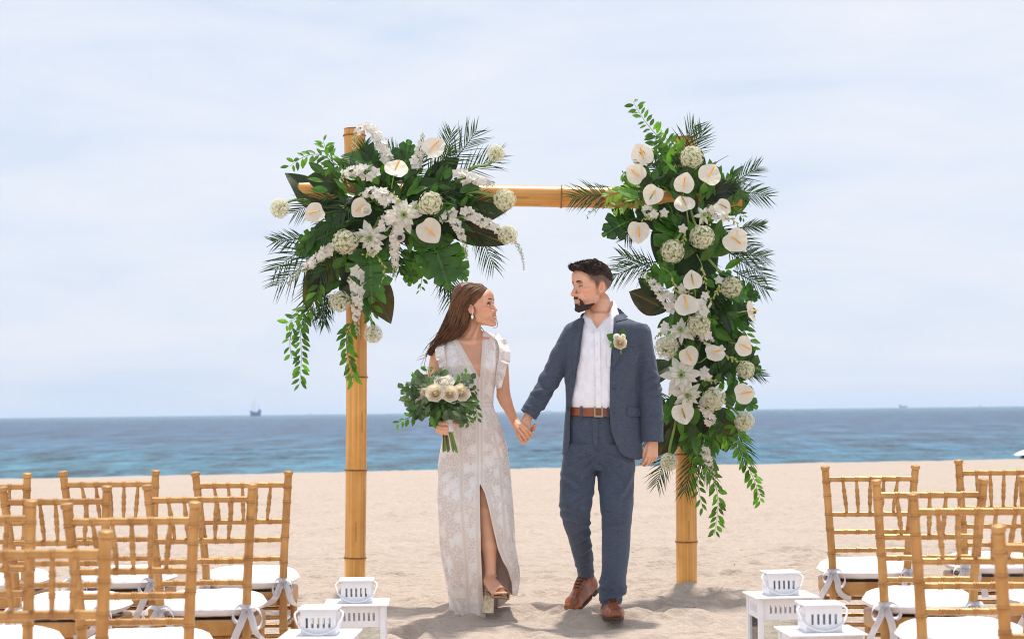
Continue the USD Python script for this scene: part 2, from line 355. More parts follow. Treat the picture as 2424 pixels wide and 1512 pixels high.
def make_chair(name, seed, loc, rotz, label):
    rg = np.random.default_rng(seed)
    t = thing(name, loc, rotz, label, 'chair', 'gold chairs set out for the ceremony')
    A = lambda nm, ms, mt='gold_bamboo', par=t, sm=40: obj(nm, ms, mt, par, smooth=sm)
    top = {}
    for s in (-1, 1):
        P = [(s * .172, -.235, 0), (s * .166, -.195, .22), (s * .166, -.19, .42), (s * .182, -.215, .68), (s * .2, -.25, .90)]
        rod = pole(P, .0165, (.25, .46, .58, .705, .78, .875, .945), profile=([0, .3, .6, 1], [.0165, .0175, .0175, .0165]))
        e = np.array(P[-1]); d = np.array([0.018 * s, -.035, .22]); d /= np.linalg.norm(d)
        fin = tube([e - d * .001, e + d * .004, e + d * .006, e + d * .016, e + d * .021, e + d * .023], [.014, .0145, .0195, .021, .019, .012], 14)
        A('post', cat_(rod, fin)); top[s] = P
        A('leg', pole([(s * .19, .2, 0), (s * .178, .185, .2), (s * .176, .18, .365)], .0165, (.3, .62, .9)))
    def on(s, z):
        p = spline(top[s], 60); return np.array([np.interp(z, p[:, 2], p[:, i]) for i in range(3)])
    for z, r, nm in ((.862, .0125, 'top_rail'), (.702, .0115, 'back_rail'), (.622, .0115, 'back_rail'), (.538, .0115, 'back_rail')):
        a, b = on(-1, z), on(1, z)
        A(nm, pole([a, b], r, (.19, .345, .5, .655, .81), ring=1.2))
    for f in (.19, .345, .5, .655, .81):
        a, b = on(-1, .862) * (1 - f) + on(1, .862) * f, on(-1, .702) * (1 - (f * .9 + .05)) + on(1, .702) * (f * .9 + .05)
        A('spindle', pole([a + (0, 0, -.008), b + (0, 0, .006)], .01, (.3, .5, .7), k=10, ring=1.25, profile=([0, .12, .3, .7, .88, 1], [.0058, .0068, .0085, .0085, .0068, .0052])))
    # seat frame: a rounded ring of four rails
    def outline(hx0, hx1, y0, y1, n=64, pw=3.2):
        a = np.linspace(0, 2 * PI, n, endpoint=False); c, s = np.cos(a), np.sin(a)
        x, y = np.sign(c) * abs(c) ** (2 / pw), np.sign(s) * abs(s) ** (2 / pw)
        w = (y + 1) / 2
        return np.stack([x * (hx0 * (1 - w) + hx1 * w), y0 + (y1 - y0) * w], 1)
    o = outline(.182, .208, -.185, .205, pw=5); prof = [(1, .33), (1.02, .336), (1.02, .385), (1, .392), (.86, .392), (.86, .33)]
    v = np.array([[(q[0] * r, q[1] * r if True else 0, z) for (r, z) in prof] for q in o]).reshape(-1, 3); n = len(o); k = len(prof)
    idx = lambda i, j: (i % n) * k + (j % k)
    f = [[idx(i, j), idx(i + 1, j), idx(i + 1, j + 1)] for i in range(n) for j in range(k)] + [[idx(i, j), idx(i + 1, j + 1), idx(i, j + 1)] for i in range(n) for j in range(k)]
    A('seat_frame', (v, np.array(f)))
    sp = outline(.16, .185, -.16, .18, pw=5); pts = np.r_[[[0, 0]], sp]
    vv = np.vstack([np.c_[pts, np.full(n + 1, .386)], np.c_[pts, np.full(n + 1, .378)]]); i = np.arange(n); j = (i + 1) % n
    ff = np.vstack([np.stack([0 * i, i + 1, j + 1], 1), np.stack([0 * i + n + 1, j + n + 2, i + n + 2], 1)])
    A('seat_board', (vv, ff))
    for z, y0 in ((.17, 0), (.24, 0)):
        for s in (-1, 1):
            a, b = np.array([s * .178, .186, z]), on(s, z) if z > .22 else np.array([s * .168, -.205, z])
            A('stretcher', pole([a, b], .009, (.2, .4, .6, .8), k=8))
    for z in (.2, .28):
        A('stretcher', pole([on(-1, z), on(1, z)], .009, (.2, .4, .6, .8), k=8)); A('stretcher', pole([(-.178, .186, z), (.178, .186, z)], .009, (.2, .4, .6, .8), k=8))
    # cushion: a puffed pad
    m = 56; R = 14; o = outline(.198, .226, -.215, .225, m, 3.4)
    vs = []
    for side in (1, -1):
        for r in np.linspace(0, 1, R):
            q = o * r + np.array([0, 0.005]) * (1 - r)
            h = .046 * (1 - r ** 4.2) ** .5
            z = .432 + side * h * (1.12 if side > 0 else .8)
            n3 = np.c_[q * 13, np.full(m, side * 3.0 + seed)]
            z = z + (fbm(n3, 3, seed) - .5) * .012 * (1 - r ** 6) * side - 0.004 * (side > 0) * np.cos(q[:, 0] * 30) * 0.3
            vs.append(np.c_[q, np.full(m, 1.0) * z])
    vs = np.array(vs)                                     # 2R x m x 3
    order = np.concatenate([vs[:R], vs[R:][::-1]], 0).transpose(1, 0, 2).reshape(-1, 3)
    cu = A('seat_cushion', (order, grid_faces(m, 2 * R, True)), 'cushion_cloth', t, True)
    for s in (-1, 1):
        c = on(s, .44); band = tube([c + (0, 0, .012), c - (0, 0, .014)], .0195, 14, caps=False)
        k = c + np.array([s * .004, -.021, 0])
        obj('tie_ribbon', cat_(band, bow(k, np.array([0, -1.0, 0]), np.array([1.0, 0, 0]), rg, rg.uniform(.68, 1.0))), 'ribbon_cloth', cu, smooth=60)
    return t


# (middle of the top rail in the picture, post-to-post width there, seat turned by)
CH = [
    # left block, row by row from the arch
    ('A', 259, 1113, 219, 'gold chair in the left front row, second from the lanterns'),
    ('A', 573, 1115, 218, 'gold chair at the aisle end of the left front row, beside the lanterns'),
    ('A', -45, 1120, 218, 'gold chair cut by the left picture edge in the row closest to the arch'),
    ('B', 473, 1145, 246, 'gold chair at the aisle end of the second left row'),
    ('B', 130, 1150, 246, 'gold chair in the second left row, next to the one at the aisle end'),
    ('C', 310, 1188, 299, 'blurred gold chair at the aisle end of the third left row'),
    ('C', -76, 1184, 299, 'gold chair in the third left row, only right post and rail ends showing'),
    ('D', 66, 1256, 366, 'nearest and most blurred gold chair in the bottom left corner'),
    # right block
    ('A', 2060, 1101, 210, 'gold chair at the aisle end of the right front row behind the lantern'),
    ('A', 2377, 1086, 212, 'gold chair of the right front row, cut by the right picture edge'),
    ('B', 2201, 1133, 250, 'gold chair at the aisle end of the second right row'),
    ('B', 2548, 1123, 250, 'gold chair of the second right row of which one post shows at the picture edge'),
    ('C', 2312, 1165, 297, 'blurred gold chair at the aisle end of the third right row'),
    ('D', 2548, 1240, 362, 'nearest blurred gold chair in the bottom right corner'),
]
_pick = {}
def build_chairs():
    protos = {}
    for i, (row, px, py, w, lab) in enumerate(CH):
        d = FP * .40 / w
        p = at(px, py, d)
        z = p[2] - .923
        yaw = math.radians((-1.2, 1.8, 0.6, 1.5, -1.0, 2.2, 0.5, 1.0, -4.5, -3.0, -3.5, -2, -4.0, -3)[i])
        # the given point is the top of the back: turn about it
        off = np.array([0, -.25]); ca, sa = math.cos(yaw), math.sin(yaw)
        loc = (p[0] - (ca * off[0] - sa * off[1]), d - (sa * off[0] + ca * off[1]), z)
        which = i % 3
        if which not in protos:
            protos[which] = make_chair('banquet_chair', 100 + which * 7, loc, yaw, lab)
        else:
            dup(protos[which], 'banquet_chair', loc, yaw, lab)


# ------------------------------------------------------------------ lanterns
def slotted(x0, x1, z0, z1, slots, sz0, sz1, y0, y1):
    """A plate in the x-z plane with a row of upright slots cut through."""
    m = []; xs = [x0] + [e for s in slots for e in s] + [x1]
    m.append(box((x0, y0, z0), (x1, y1, sz0))); m.append(box((x0, y0, sz1), (x1, y1, z1)))
    for a, b in zip(xs[::2], xs[1::2]):
        m.append(box((a, y0, sz0), (b, y1, sz1)))
    return cat_(*m)


def turn(m, q):
    v, f = m; c, s = [(1, 0), (0, 1), (-1, 0), (0, -1)][q]
    return np.c_[v[:, 0] * c - v[:, 1] * s, v[:, 0] * s + v[:, 1] * c, v[:, 2]], f


def make_lantern(loc, rotz, label, ring_side=-1):
    t = thing('lantern', loc, rotz, label, 'lantern', 'white candle lanterns along the aisle')
    A = lambda nm, ms, mt='white_metal', par=t, sm=False: obj(nm, ms, mt, par, smooth=sm)
    H = .36; hw = .112
    A('lid', box((-.137, -.137, H), (.137, .137, H + .007), .002))
    A('base', cat_(box((-.122, -.122, .012), (.122, .122, .022), .002), *[box((sx * .1 - .012, sy * .1 - .012, 0), (sx * .1 + .012, sy * .1 + .012, .0125)) for sx in (-1, 1) for sy in (-1, 1)]))
    for sx in (-1, 1):
        for sy in (-1, 1):
            A('corner_post', cat_(box((sx * hw - .011 if sx < 0 else sx * hw - .011, sy * hw - .011, .0225), (sx * hw + .011, sy * hw + .011, H - .0005), .0015)))
    sl = [(-.0735 + i * .0205, -.0735 + i * .0205 + .0095) for i in range(8)]
    for q in range(4):
        A('frieze', turn(slotted(-hw + .0112, hw - .0112, H - .088, H - .001, sl, H - .062, H - .028, -hw - .004, -hw + .002), q))
        A('glass_pane', turn(box((-hw + .0115, -hw - .001, .024), (hw - .0115, -hw + .001, H - .089)), q), 'glass')
    ch = A('chimney', cat_(*[turn(slotted(-.064 + (0.003 if q % 2 else 0), .064 - (0.003 if q % 2 else 0), H + .0075, H + .098, [(-.045 + i * .0205, -.045 + i * .0205 + .0085) for i in range(5)], H + .034, H + .07, -.064, -.061), q) for q in range(4)]))
    A('chimney_lid', box((-.074, -.074, H + .0985), (.074, .074, H + .1045), .0015))
    a = np.linspace(0, PI, 40); e = np.stack([-.089 * np.cos(a), np.full(40, 0) + ring_side * (.03 + .052 * np.sin(a)), H + .09 - .078 * np.sin(a)], 1)
    e[0] = (-.066, 0.0, H + .092); e[-1] = (.066, 0.0, H + .092)
    e[:, 1] *= 1.0
    rg = spline(np.vstack([[(-.06, 0, H + .093)], e[2:-2], [(.06, 0, H + .093)]]), 60)
    A('ring_handle', tube(rg, .0042, 8), sm=True)
    cnd = trimesh.creation.cylinder(radius=.036, height=.09, sections=24); cnd.apply_translation((0, 0, .068))
    obj('candle', cnd, 'candle_wax', t, smooth=40)
    return t


def build_lanterns():
    for (px, py, w, yaw, lab) in ((845, 1423, 152, 2.5, 'white metal lantern in front of the left bamboo post, the farther of the left pair'), (759, 1498, 178, -2.0, 'white metal lantern between chair legs at lower left, cut by the bottom edge'),
                                  (1848, 1405, 152, 4.5, 'white metal lantern beside the aisle chair on the right, its glass body showing'), (1941, 1490, 184, 3.5, 'white metal lantern at lower right with only lid and chimney in view')):
        d = FP * .274 / w; p = at(px, py, d)
        make_lantern((p[0], p[1], p[2] - .367), math.radians(yaw), lab)


# ------------------------------------------------------------------ the bamboo arch
AD = 10.3                                                        # distance of the arch
def culm(pts, rad, nodes, name, parent, rg):
    """A bamboo culm with swollen joints; the rings at the joints are sub-parts."""
    pts = np.asarray(pts, float); P = spline(pts, 260); s = np.r_[0, np.cumsum(np.linalg.norm(np.diff(P, axis=0), axis=1))] / 1.0; s /= s[-1]
    r = np.full(len(P), rad)
    for nd in nodes:
        r = r * (1 + .045 * np.exp(-((s - nd) / .006) ** 2))
    v, f = tube(P, r, 48)
    n = len(v); tint = np.ones((n, 3)) * [0.68, 0.34, 0.082]
    j = np.arange(n - 2); sl = np.r_[s[j % len(P)], 0, 1]; an = np.r_[(j // len(P)) / 48.0 * 2 * PI, 0, 0]; ln = np.linalg.norm(P[-1] - P[0])
    ax = np.stack([np.cos(an), np.sin(an), sl * ln], 1); seg = np.searchsorted(nodes, sl)[:, None]
    q = fbm(ax * [1.3, 1.3, 0.7] + rg.uniform(0, 99) + seg * 3.7, 3, 4)[:, None]
    g = fbm(ax * [7, 7, 1.1] + 5 + seg * 1.3, 2, 8)[:, None]
    tint = tint * (0.62 + 0.62 * q) * (0.62 + 0.72 * g) * np.where(fbm(ax * [16, 16, 1.6] + 50, 2, 3)[:, None] > .70, .62, 1.0)
    o = obj(name, (v, f), 'bamboo', parent, smooth=50, col=tint)
    t, nn, b = frames(P)
    for nd in nodes:
        c = np.array([np.interp(nd, s, P[:, i]) for i in range(3)]); i = min(int(nd * 259), 258); a = np.linspace(0, 2 * PI, 29)
        ring = c + (np.cos(a)[:, None] * nn[i] + np.sin(a)[:, None] * b[i]) * rad * 1.05
        obj('joint_ring', tube(ring, .0048, 6, caps=False), 'bamboo_joint', o, smooth=True)
    return o


def build_arch():
    mat('bamboo_joint', (0.16, 0.062, 0.018), rough=0.6, var=(0.3, 0.14, 0.04), vscale=30)
    rg = np.random.default_rng(5)
    base = at(1213, 1395, AD)
    t = thing('bamboo_arch', (base[0], AD, base[2]), 0, 'square arch of two thick golden bamboo posts and a crossbeam on the sand', 'arch')
    L = lambda px, py, d=AD: at(px, py, d) - np.array([base[0], AD, base[2]])
    bl = at(837, 1400, AD); br = at(1625, 1396, AD)
    k = FP / AD
    for nm, a, b, nodes in (('post', (837, 1408), (839, 305), (.085, .272, .47, .66, .84, .985)), ('post', (1625, 1404), (1622, 325), (.12, .31, .5, .69, .86, .97))):
        culm([L(a[0], a[1]) - (0, 0, .25), L((a[0] + b[0]) / 2 + (6 if a[0] < 1000 else 0), (a[1] + b[1]) / 2), L(*b)], .0605, [x * .92 + .08 for x in nodes], nm, t, rg)
    culm([L(707, 455, AD - .12), L(1230, 464, AD - .12), L(1757, 474, AD - .12)], .0605, (.12, .34, .592, .8), 'crossbeam', t, rg)
    ya = np.linspace(0, 2 * PI, 60)
    for px, py in ((839, 458), (1622, 471)):                      # rope lashings where beam and posts cross
        c = L(px, py, AD - .06); ring = []
        for j in range(5):
            ring.append(tube(c + np.stack([(-1) ** j * .0 + .066 * np.cos(ya) , .13 * np.sin(ya), (.01 * (j - 2)) + .066 * np.cos(ya) * (1 if j % 2 else -1)], 1), .005, 6, caps=False))
        obj('lashing', cat_(*ring), 'rope', t, smooth=True)
    MOUNDS.append((br[0] + .04, AD - .1, .24, .06)); MOUNDS.append((bl[0], AD - .05, .24, .05))


mat('rope', (0.3, 0.2, 0.1), rough=0.9, bump=0.5, bscale=200)


# ------------------------------------------------------------------ far things on the water
def build_ships():
    mat('ship_hull', (0.04, 0.125, 0.28), rough=0.5); mat('ship_mast', (0.30, 0.36, 0.44), rough=0.7); mat('ship_white', (0.5, 0.55, 0.62), rough=0.6)
    D = 2600.0; u = D / FP
    def hull(l, w, h, sheer=.25):
        xs = np.linspace(-1, 1, 17); rows = []
        for x in xs:
            b = w * (1 - abs(x) ** 2.6) + .02 * w; top = h * (1 + sheer * x * x)
            rows.append([(x * l * .9, 0, -.3 * h), (x * l * .94, -b * .8, .2 * h), (x * l, -b, top), (x * l, 0, top * .98), (x * l, b, top), (x * l * .94, b * .8, .2 * h)])
        v = np.array(rows).reshape(-1, 3); f = []
        for i in range(16):
            for j in range(6):
                a, b2, c, d = i * 6 + j, (i + 1) * 6 + j, (i + 1) * 6 + (j + 1) % 6, i * 6 + (j + 1) % 6; f += [[a, b2, c], [a, c, d]]
        f += [[0, j, j + 1] for j in range(1, 5)] + [[96, 96 + j + 1, 96 + j] for j in range(1, 5)]
        return v, np.array(f)
    p = at(605, 983, D)
    t = thing('sailing_ship', (p[0], D, SEA), .5, 'three masted sailing ship with blue hull on the horizon left of the arch', 'ship')
    obj('hull', hull(14 * u, 4 * u, 10 * u, .5), 'ship_hull', t, smooth=30)
    obj('stern_castle', cat_(box((7 * u, -3 * u, 11 * u), (13 * u, 3 * u, 16 * u), .4 * u)), 'ship_hull', t)
    for x, h in ((-8, 34), (-2, 46), (8, 30)):
        ma = obj('mast', tube([(x * u, 0, 8 * u), (x * u, 0, h * u)], [.45 * u, .2 * u], 6), 'ship_mast', t)
        for zf in (.55, .75):
            obj('yard', tube([(x * u - 4 * u, 0, h * zf * u), (x * u + 4 * u, 0, h * zf * u)], .25 * u, 6), 'ship_mast', ma)
    D2 = 6000.0; u = D2 / FP; p = at(2138, 962, D2)
    t = thing('cargo_ship', (p[0], D2, SEA), 0, 'low blue cargo ship with its bridge at the left end, on the horizon at right', 'ship')
    obj('hull', hull(10 * u, 2.5 * u, 4.6 * u, .1), 'ship_hull', t, smooth=30); obj('bridge', box((-9 * u, -1.5 * u, 4.4 * u), (-6 * u, 1.5 * u, 8.5 * u), .2 * u), 'ship_hull', t); obj('mast', tube([(-7.5 * u, 0, 8 * u), (-7.5 * u, 0, 12 * u)], .3 * u, 6), 'ship_mast', t)
    for px, py, lab, h in ((2320, 960, 'thin masted sailing boat on the horizon near the right picture edge', 9), (735, 983, 'small pale boat on the horizon just left of the left bamboo post', 5), (1298, 974, 'long low pale boat on the horizon between bride and groom', 5)):
        p = at(px, py, 5000.0); u = 5000 / FP
        t = thing('small_boat', (p[0], 5000, SEA), .2, lab, 'boat')
        obj('hull', hull(4 * u if px != 1298 else 8 * u, 1.2 * u, 2.4 * u, .3), 'ship_white', t, smooth=30); obj('cabin', box((-1.2 * u, -.8 * u, 2.2 * u), (1.4 * u, .8 * u, 3.8 * u), .2 * u), 'ship_white', t); obj('mast', tube([(0, 0, 3 * u), (0, 0, h * u)], .25 * u, 5), 'ship_mast', t)
    # a low beach shelter at the right edge, behind the crest of the beach
    D = 37.0; p = at(2424, 1073, D); k = D / FP
    mat('shelter_cloth', (0.62, 0.64, 0.8), rough=0.8); mat('shelter_dark', (0.03, 0.06, 0.06), rough=0.8)
    t = thing('beach_umbrella', (p[0], D, p[2] - .5), 0, 'white and lavender beach umbrella cut by the right edge, above the crest of the beach', 'umbrella')
    m = []; n = 16; a = np.linspace(0, 2 * PI, n, endpoint=False)
    R = np.linspace(0, 1, 7); v = np.array([[(r * .36 * math.cos(x) + .14, r * .36 * math.sin(x), .60 - .14 * r ** 1.6 + .02 * abs(math.cos(4 * x)) * r) for r in R] for x in a]).reshape(-1, 3)
    obj('canopy', (v, grid_faces(n, 7, True)), 'shelter_cloth', t, smooth=50)
    obj('pole', tube([(.14, 0, -.4), (.14, 0, .62)], .02, 8), 'ship_mast', t)
    obj('beach_bag', box((-.06, -.15, -.2), (.45, .15, .47), .06), 'shelter_dark', t)


def build_litter():
    mat('dry_leaf', (0.10, 0.065, 0.03), rough=0.8, var=(0.05, 0.05, 0.02), vscale=30)
    mat('shell_white', (0.7, 0.66, 0.6), rough=0.5)
    rg = np.random.default_rng(77)
    for i in range(34):
        px, py = rg.uniform(700, 1880), 1115 + 390 * rg.random() ** .8
        d = FP * CAMH / max(py - HY, 1); x = at(px, py, d)[0]; z = sand_at(x, d); L = rg.uniform(.006, .016)
        a = np.linspace(0, 2 * PI, 9)[:-1]; ls = rg.uniform(.25, .5)
        v = np.vstack([np.c_[np.cos(a) * L, np.sin(a) * L * ls, .005 + .2 * L * np.abs(np.cos(a)) ** 2], [[0, 0, .004]]]); q = rg.uniform(0, PI); v[:, :2] = v[:, :2] @ np.array([[math.cos(q), -math.sin(q)], [math.sin(q), math.cos(q)]]); j = np.arange(8)
        m = cat_((v + [0, 0, 0], np.stack([j, (j + 1) % 8, 0 * j + 8], 1)), (v - [0, 0, .002], np.stack([(j + 1) % 8, j, 0 * j + 8], 1)))
        t = obj('dry_leaf', (m[0] + [x, d, z], m[1]), 'dry_leaf', smooth=True)
        tag(t, 'tiny dry brown leaf scrap lying on the open sand', 'leaf', 'leaf scraps scattered on the sand')
def build_haze():
    M['haze'] = usdkit.material(stage, '/World/Looks/sea_haze', {'v': ('principled_volume', {'color': (0.72, 0.84, 1.0), 'density': 1.1e-4, 'anisotropy': 0.3})}, [], volume='v.volume')
    o = obj('haze', box((-45000, -60, -6), (45000, 45000, 70)), 'haze')
    tag(o, 'thin pale blue sea haze that veils the ships and the horizon', 'haze', kind='stuff')
# ------------------------------------------------------------------ plant materials
def leaf_mat(name, base, vein, rough=0.42, trans=0.3, spec=0.5, nv=7.0, tcol=None):
    """A leaf: midrib and side veins from the leaf's own st coordinates (x across -1..1, y along 0..1)."""
    n = {'uv': ('uvmap', {'attribute': 'st'}), 'sep': ('separate_xyz', {}), 'ab': ('math', {'math_type': 'absolute'}), 'mid': ('map_range', {'from_min': 0.02, 'from_max': 0.07, 'to_min': 1.0, 'to_max': 0.0, 'clamp': True}),
         'sl': ('math', {'math_type': 'multiply_add', 'value2': -0.55}), 'sc': ('math', {'math_type': 'multiply', 'value2': nv}), 'fr': ('math', {'math_type': 'pingpong', 'value2': 0.5}), 'vn': ('map_range', {'from_min': 0.0, 'from_max': 0.09, 'to_min': 0.55, 'to_max': 0.0, 'clamp': True}),
         'mx': ('math', {'math_type': 'maximum'}), 'tc': ('texture_coordinate', {}), 'nz': ('noise_texture', {'scale': 9.0, 'detail': 4.0}), 'vr': ('map_range', {'from_min': 0.3, 'from_max': 0.7, 'to_min': 0.62, 'to_max': 1.3}), 'oi': ('geometry', {}),
         'hs': ('hsv', {'color': base}), 'inf': ('object_info', {}), 'vi': ('map_range', {'to_min': 0.5, 'to_max': 1.85}), 'mu': ('math', {'math_type': 'multiply'}), 'mc': ('mix_color', {'b': vein}),
         'bp': ('bump', {'strength': 0.35, 'distance': 0.003}), 'p': ('principled_bsdf', {'roughness': rough, 'specular_ior_level': spec}), 't': ('translucent_bsdf', {}), 'tm': ('mix', {'mix_type': 'multiply', 'fac': 1.0, 'color2': tcol or (1.6, 1.9, 0.6)}), 'mxc': ('mix_closure', {'fac': trans})}
    l = [('uv.UV', 'sep.vector'), ('sep.x', 'ab.value1'), ('ab.value', 'mid.value'), ('ab.value', 'sl.value1'), ('sep.y', 'sl.value3'), ('sl.value', 'sc.value1'), ('sc.value', 'fr.value1'), ('fr.value', 'vn.value'), ('mid.result', 'mx.value1'), ('vn.result', 'mx.value2'),
         ('tc.object', 'nz.vector'), ('nz.fac', 'vr.value'), ('inf.random', 'vi.value'), ('vr.result', 'mu.value1'), ('vi.result', 'mu.value2'), ('mu.value', 'hs.value'), ('hs.color', 'mc.a'), ('mx.value', 'mc.fac'), ('mc.result', 'p.base_color'), ('mx.value', 'bp.height'), ('bp.normal', 'p.normal'),
         ('mc.result', 'tm.color1'), ('tm.color', 't.color'), ('p.BSDF', 'mxc.closure1'), ('t.BSDF', 'mxc.closure2')]
    M[name] = usdkit.material(stage, '/World/Looks/' + name, n, l, surface='mxc.closure')


leaf_mat('monstera_green', (0.038, 0.12, 0.012), (0.085, 0.20, 0.03), rough=0.26)
leaf_mat('deep_green', (0.032, 0.088, 0.014), (0.07, 0.16, 0.03), rough=0.38)
leaf_mat('dark_leaf', (0.020, 0.032, 0.014), (0.055, 0.085, 0.03), rough=0.4, nv=9)
leaf_mat('brown_leaf', (0.042, 0.030, 0.015), (0.085, 0.075, 0.03), rough=0.5, nv=9)
leaf_mat('ruscus_green', (0.07, 0.17, 0.016), (0.08, 0.2, 0.03), rough=0.4, trans=0.34)
leaf_mat('light_green', (0.17, 0.32, 0.05), (0.15, 0.30, 0.07), rough=0.45, trans=0.3)
leaf_mat('eucalyptus_green', (0.085, 0.135, 0.062), (0.14, 0.2, 0.10), rough=0.55, trans=0.15, tcol=(1.2, 1.5, .9))
mat('palm_green', (0.034, 0.085, 0.016), rough=0.38, island=0.35, translucent=(0.2, (0.05, 0.16, 0.02)))
mat('stem_green', (0.14, 0.25, 0.035), rough=0.45, var=(0.2, 0.3, 0.06), vscale=20)
mat('twig', (0.09, 0.10, 0.035), rough=0.7)
mat('spathe_cream', (0.80, 0.73, 0.60), rough=0.38, var=(0.83, 0.79, 0.69), vscale=10, translucent=(0.22, (0.8, 0.72, 0.55)), bump=0.25, bscale=40, coat=0.15)
mat('spadix', (0.6, 0.3, 0.07), rough=0.55, attr='col', bump=0.4, bscale=300, bdist=.002)
mat('allium_white', (0.88, 0.84, 0.68), rough=0.6, island=0.16, translucent=(0.35, (0.9, 0.88, 0.62)))
mat('allium_core', (0.30, 0.36, 0.10), rough=0.8, var=(0.45, 0.48, 0.22), vscale=60)
mat('floret_white', (0.88, 0.85, 0.76), rough=0.6, island=0.08, translucent=(0.3, (0.8, 0.78, 0.8)))
mat('bud_yellow', (0.58, 0.62, 0.22), rough=0.5, island=0.2, translucent=(0.25, (0.7, 0.75, 0.25)))
mat('lily_white', (0.74, 0.73, 0.62), rough=0.5, attr='col', translucent=(0.25, (0.75, 0.75, 0.6)))
mat('rose_cream', (0.95, 0.91, 0.82), rough=0.6, island=0.04, translucent=(0.45, (0.85, 0.72, 0.45)))
mat('rose_white', (0.95, 0.94, 0.91), rough=0.6, island=0.03, translucent=(0.45, (0.85, 0.8, 0.65)))
mat('anemone_dark', (0.03, 0.025, 0.04), rough=0.7)
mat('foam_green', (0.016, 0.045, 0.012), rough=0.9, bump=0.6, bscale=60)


def sheet(outline, bend, rings=9):
    """A leaf or petal as rings that shrink towards its own middle line. outline: (n, 2) closed, x across and y along (0..1 of its length);
    bend(x, y) gives the third coordinate. Returns vertices, faces and st."""
    o = np.asarray(outline, float); n = len(o)
    y0, y1 = o[:, 1].min(), o[:, 1].max()
    cen = np.c_[np.zeros(n), y0 + (y1 - y0) * (0.06 + 0.86 * np.clip((o[:, 1] - y0) / (y1 - y0), 0, 1))]
    v2 = np.vstack([cen + (o - cen) * r for r in np.linspace(0.0, 1, rings)])
    w = np.abs(o[:, 0]).max()
    f = grid_faces(rings, n)
    i = np.arange(rings - 1); a, b = i * n + n - 1, (i + 1) * n + n - 1
    f = np.vstack([f, np.stack([a, b, (i + 1) * n], 1), np.stack([a, (i + 1) * n, i * n], 1)])
    v = np.c_[v2, bend(v2[:, 0], v2[:, 1])]
    return v, f, np.c_[v2[:, 0] / max(w, 1e-6), v2[:, 1]]


def out_lance(w, n=20, p=1.0):
    t = np.linspace(0, 1, n // 2 + 1); x = w * np.sin(PI * t ** p) ** 0.9
    return np.vstack([np.c_[x, t], np.c_[-x[::-1], t[::-1]][1:-1]])


def out_heart(w, notch=0.16, n=44):
    a = np.linspace(0, 2 * PI, n, endpoint=False)
    x = w * np.sin(a) * (0.62 + 0.38 * np.abs(np.sin(a / 2)) ** .5) * np.where(np.cos(a) > 0, 1 - .42 * np.cos(a) ** 2, 1)
    y = 0.45 + 0.55 * np.cos(a); y = np.where(np.cos(a) < 0, 0.45 + 0.55 * np.cos(a) * 1.0, y)
    k = np.exp(-((a - PI) / 0.42) ** 2); y = y + notch * k * 1.6 ; y += .0
    return np.c_[x, y]


def out_monstera(w, slits=5, depth=0.62, seed=0, n=150):
    rg = np.random.default_rng(seed)
    a = np.linspace(0, 2 * PI, n, endpoint=False); base = out_heart(w, .14, n)
    c = np.array([0, .42]); q = base - c
    k = np.ones(n)
    for sd in (-1, 1):
        for j in range(slits):
            ang = sd * (0.42 + j * (2.05 / max(slits - 1, 1)) + rg.uniform(-.06, .06))
            d = np.abs((a - (ang % (2 * PI)) + PI) % (2 * PI) - PI)
            k = k * (1 - depth * rg.uniform(.75, 1.05) * np.exp(-(d / .055) ** 4))
    return c + q * k[:, None]


def put_(m, R, loc, size):
    v = np.asarray(m[0], float) * size
    return (v @ R.T + loc,) + tuple(m[1:])


def rand_bend(rg, fold=.25, droop=.35, wave=.05):
    f, d, w, ph = rg.uniform(.4, 1) * fold, rg.uniform(.3, 1) * droop, wave, rg.uniform(0, 6)
    return lambda x, y: f * np.abs(x) * 1.2 - d * (y - .2) ** 2 * np.sign(y - .2) * .8 - 1.2 * f * x * x + w * np.sin(y * 11 + ph) * np.abs(x) * 2.2


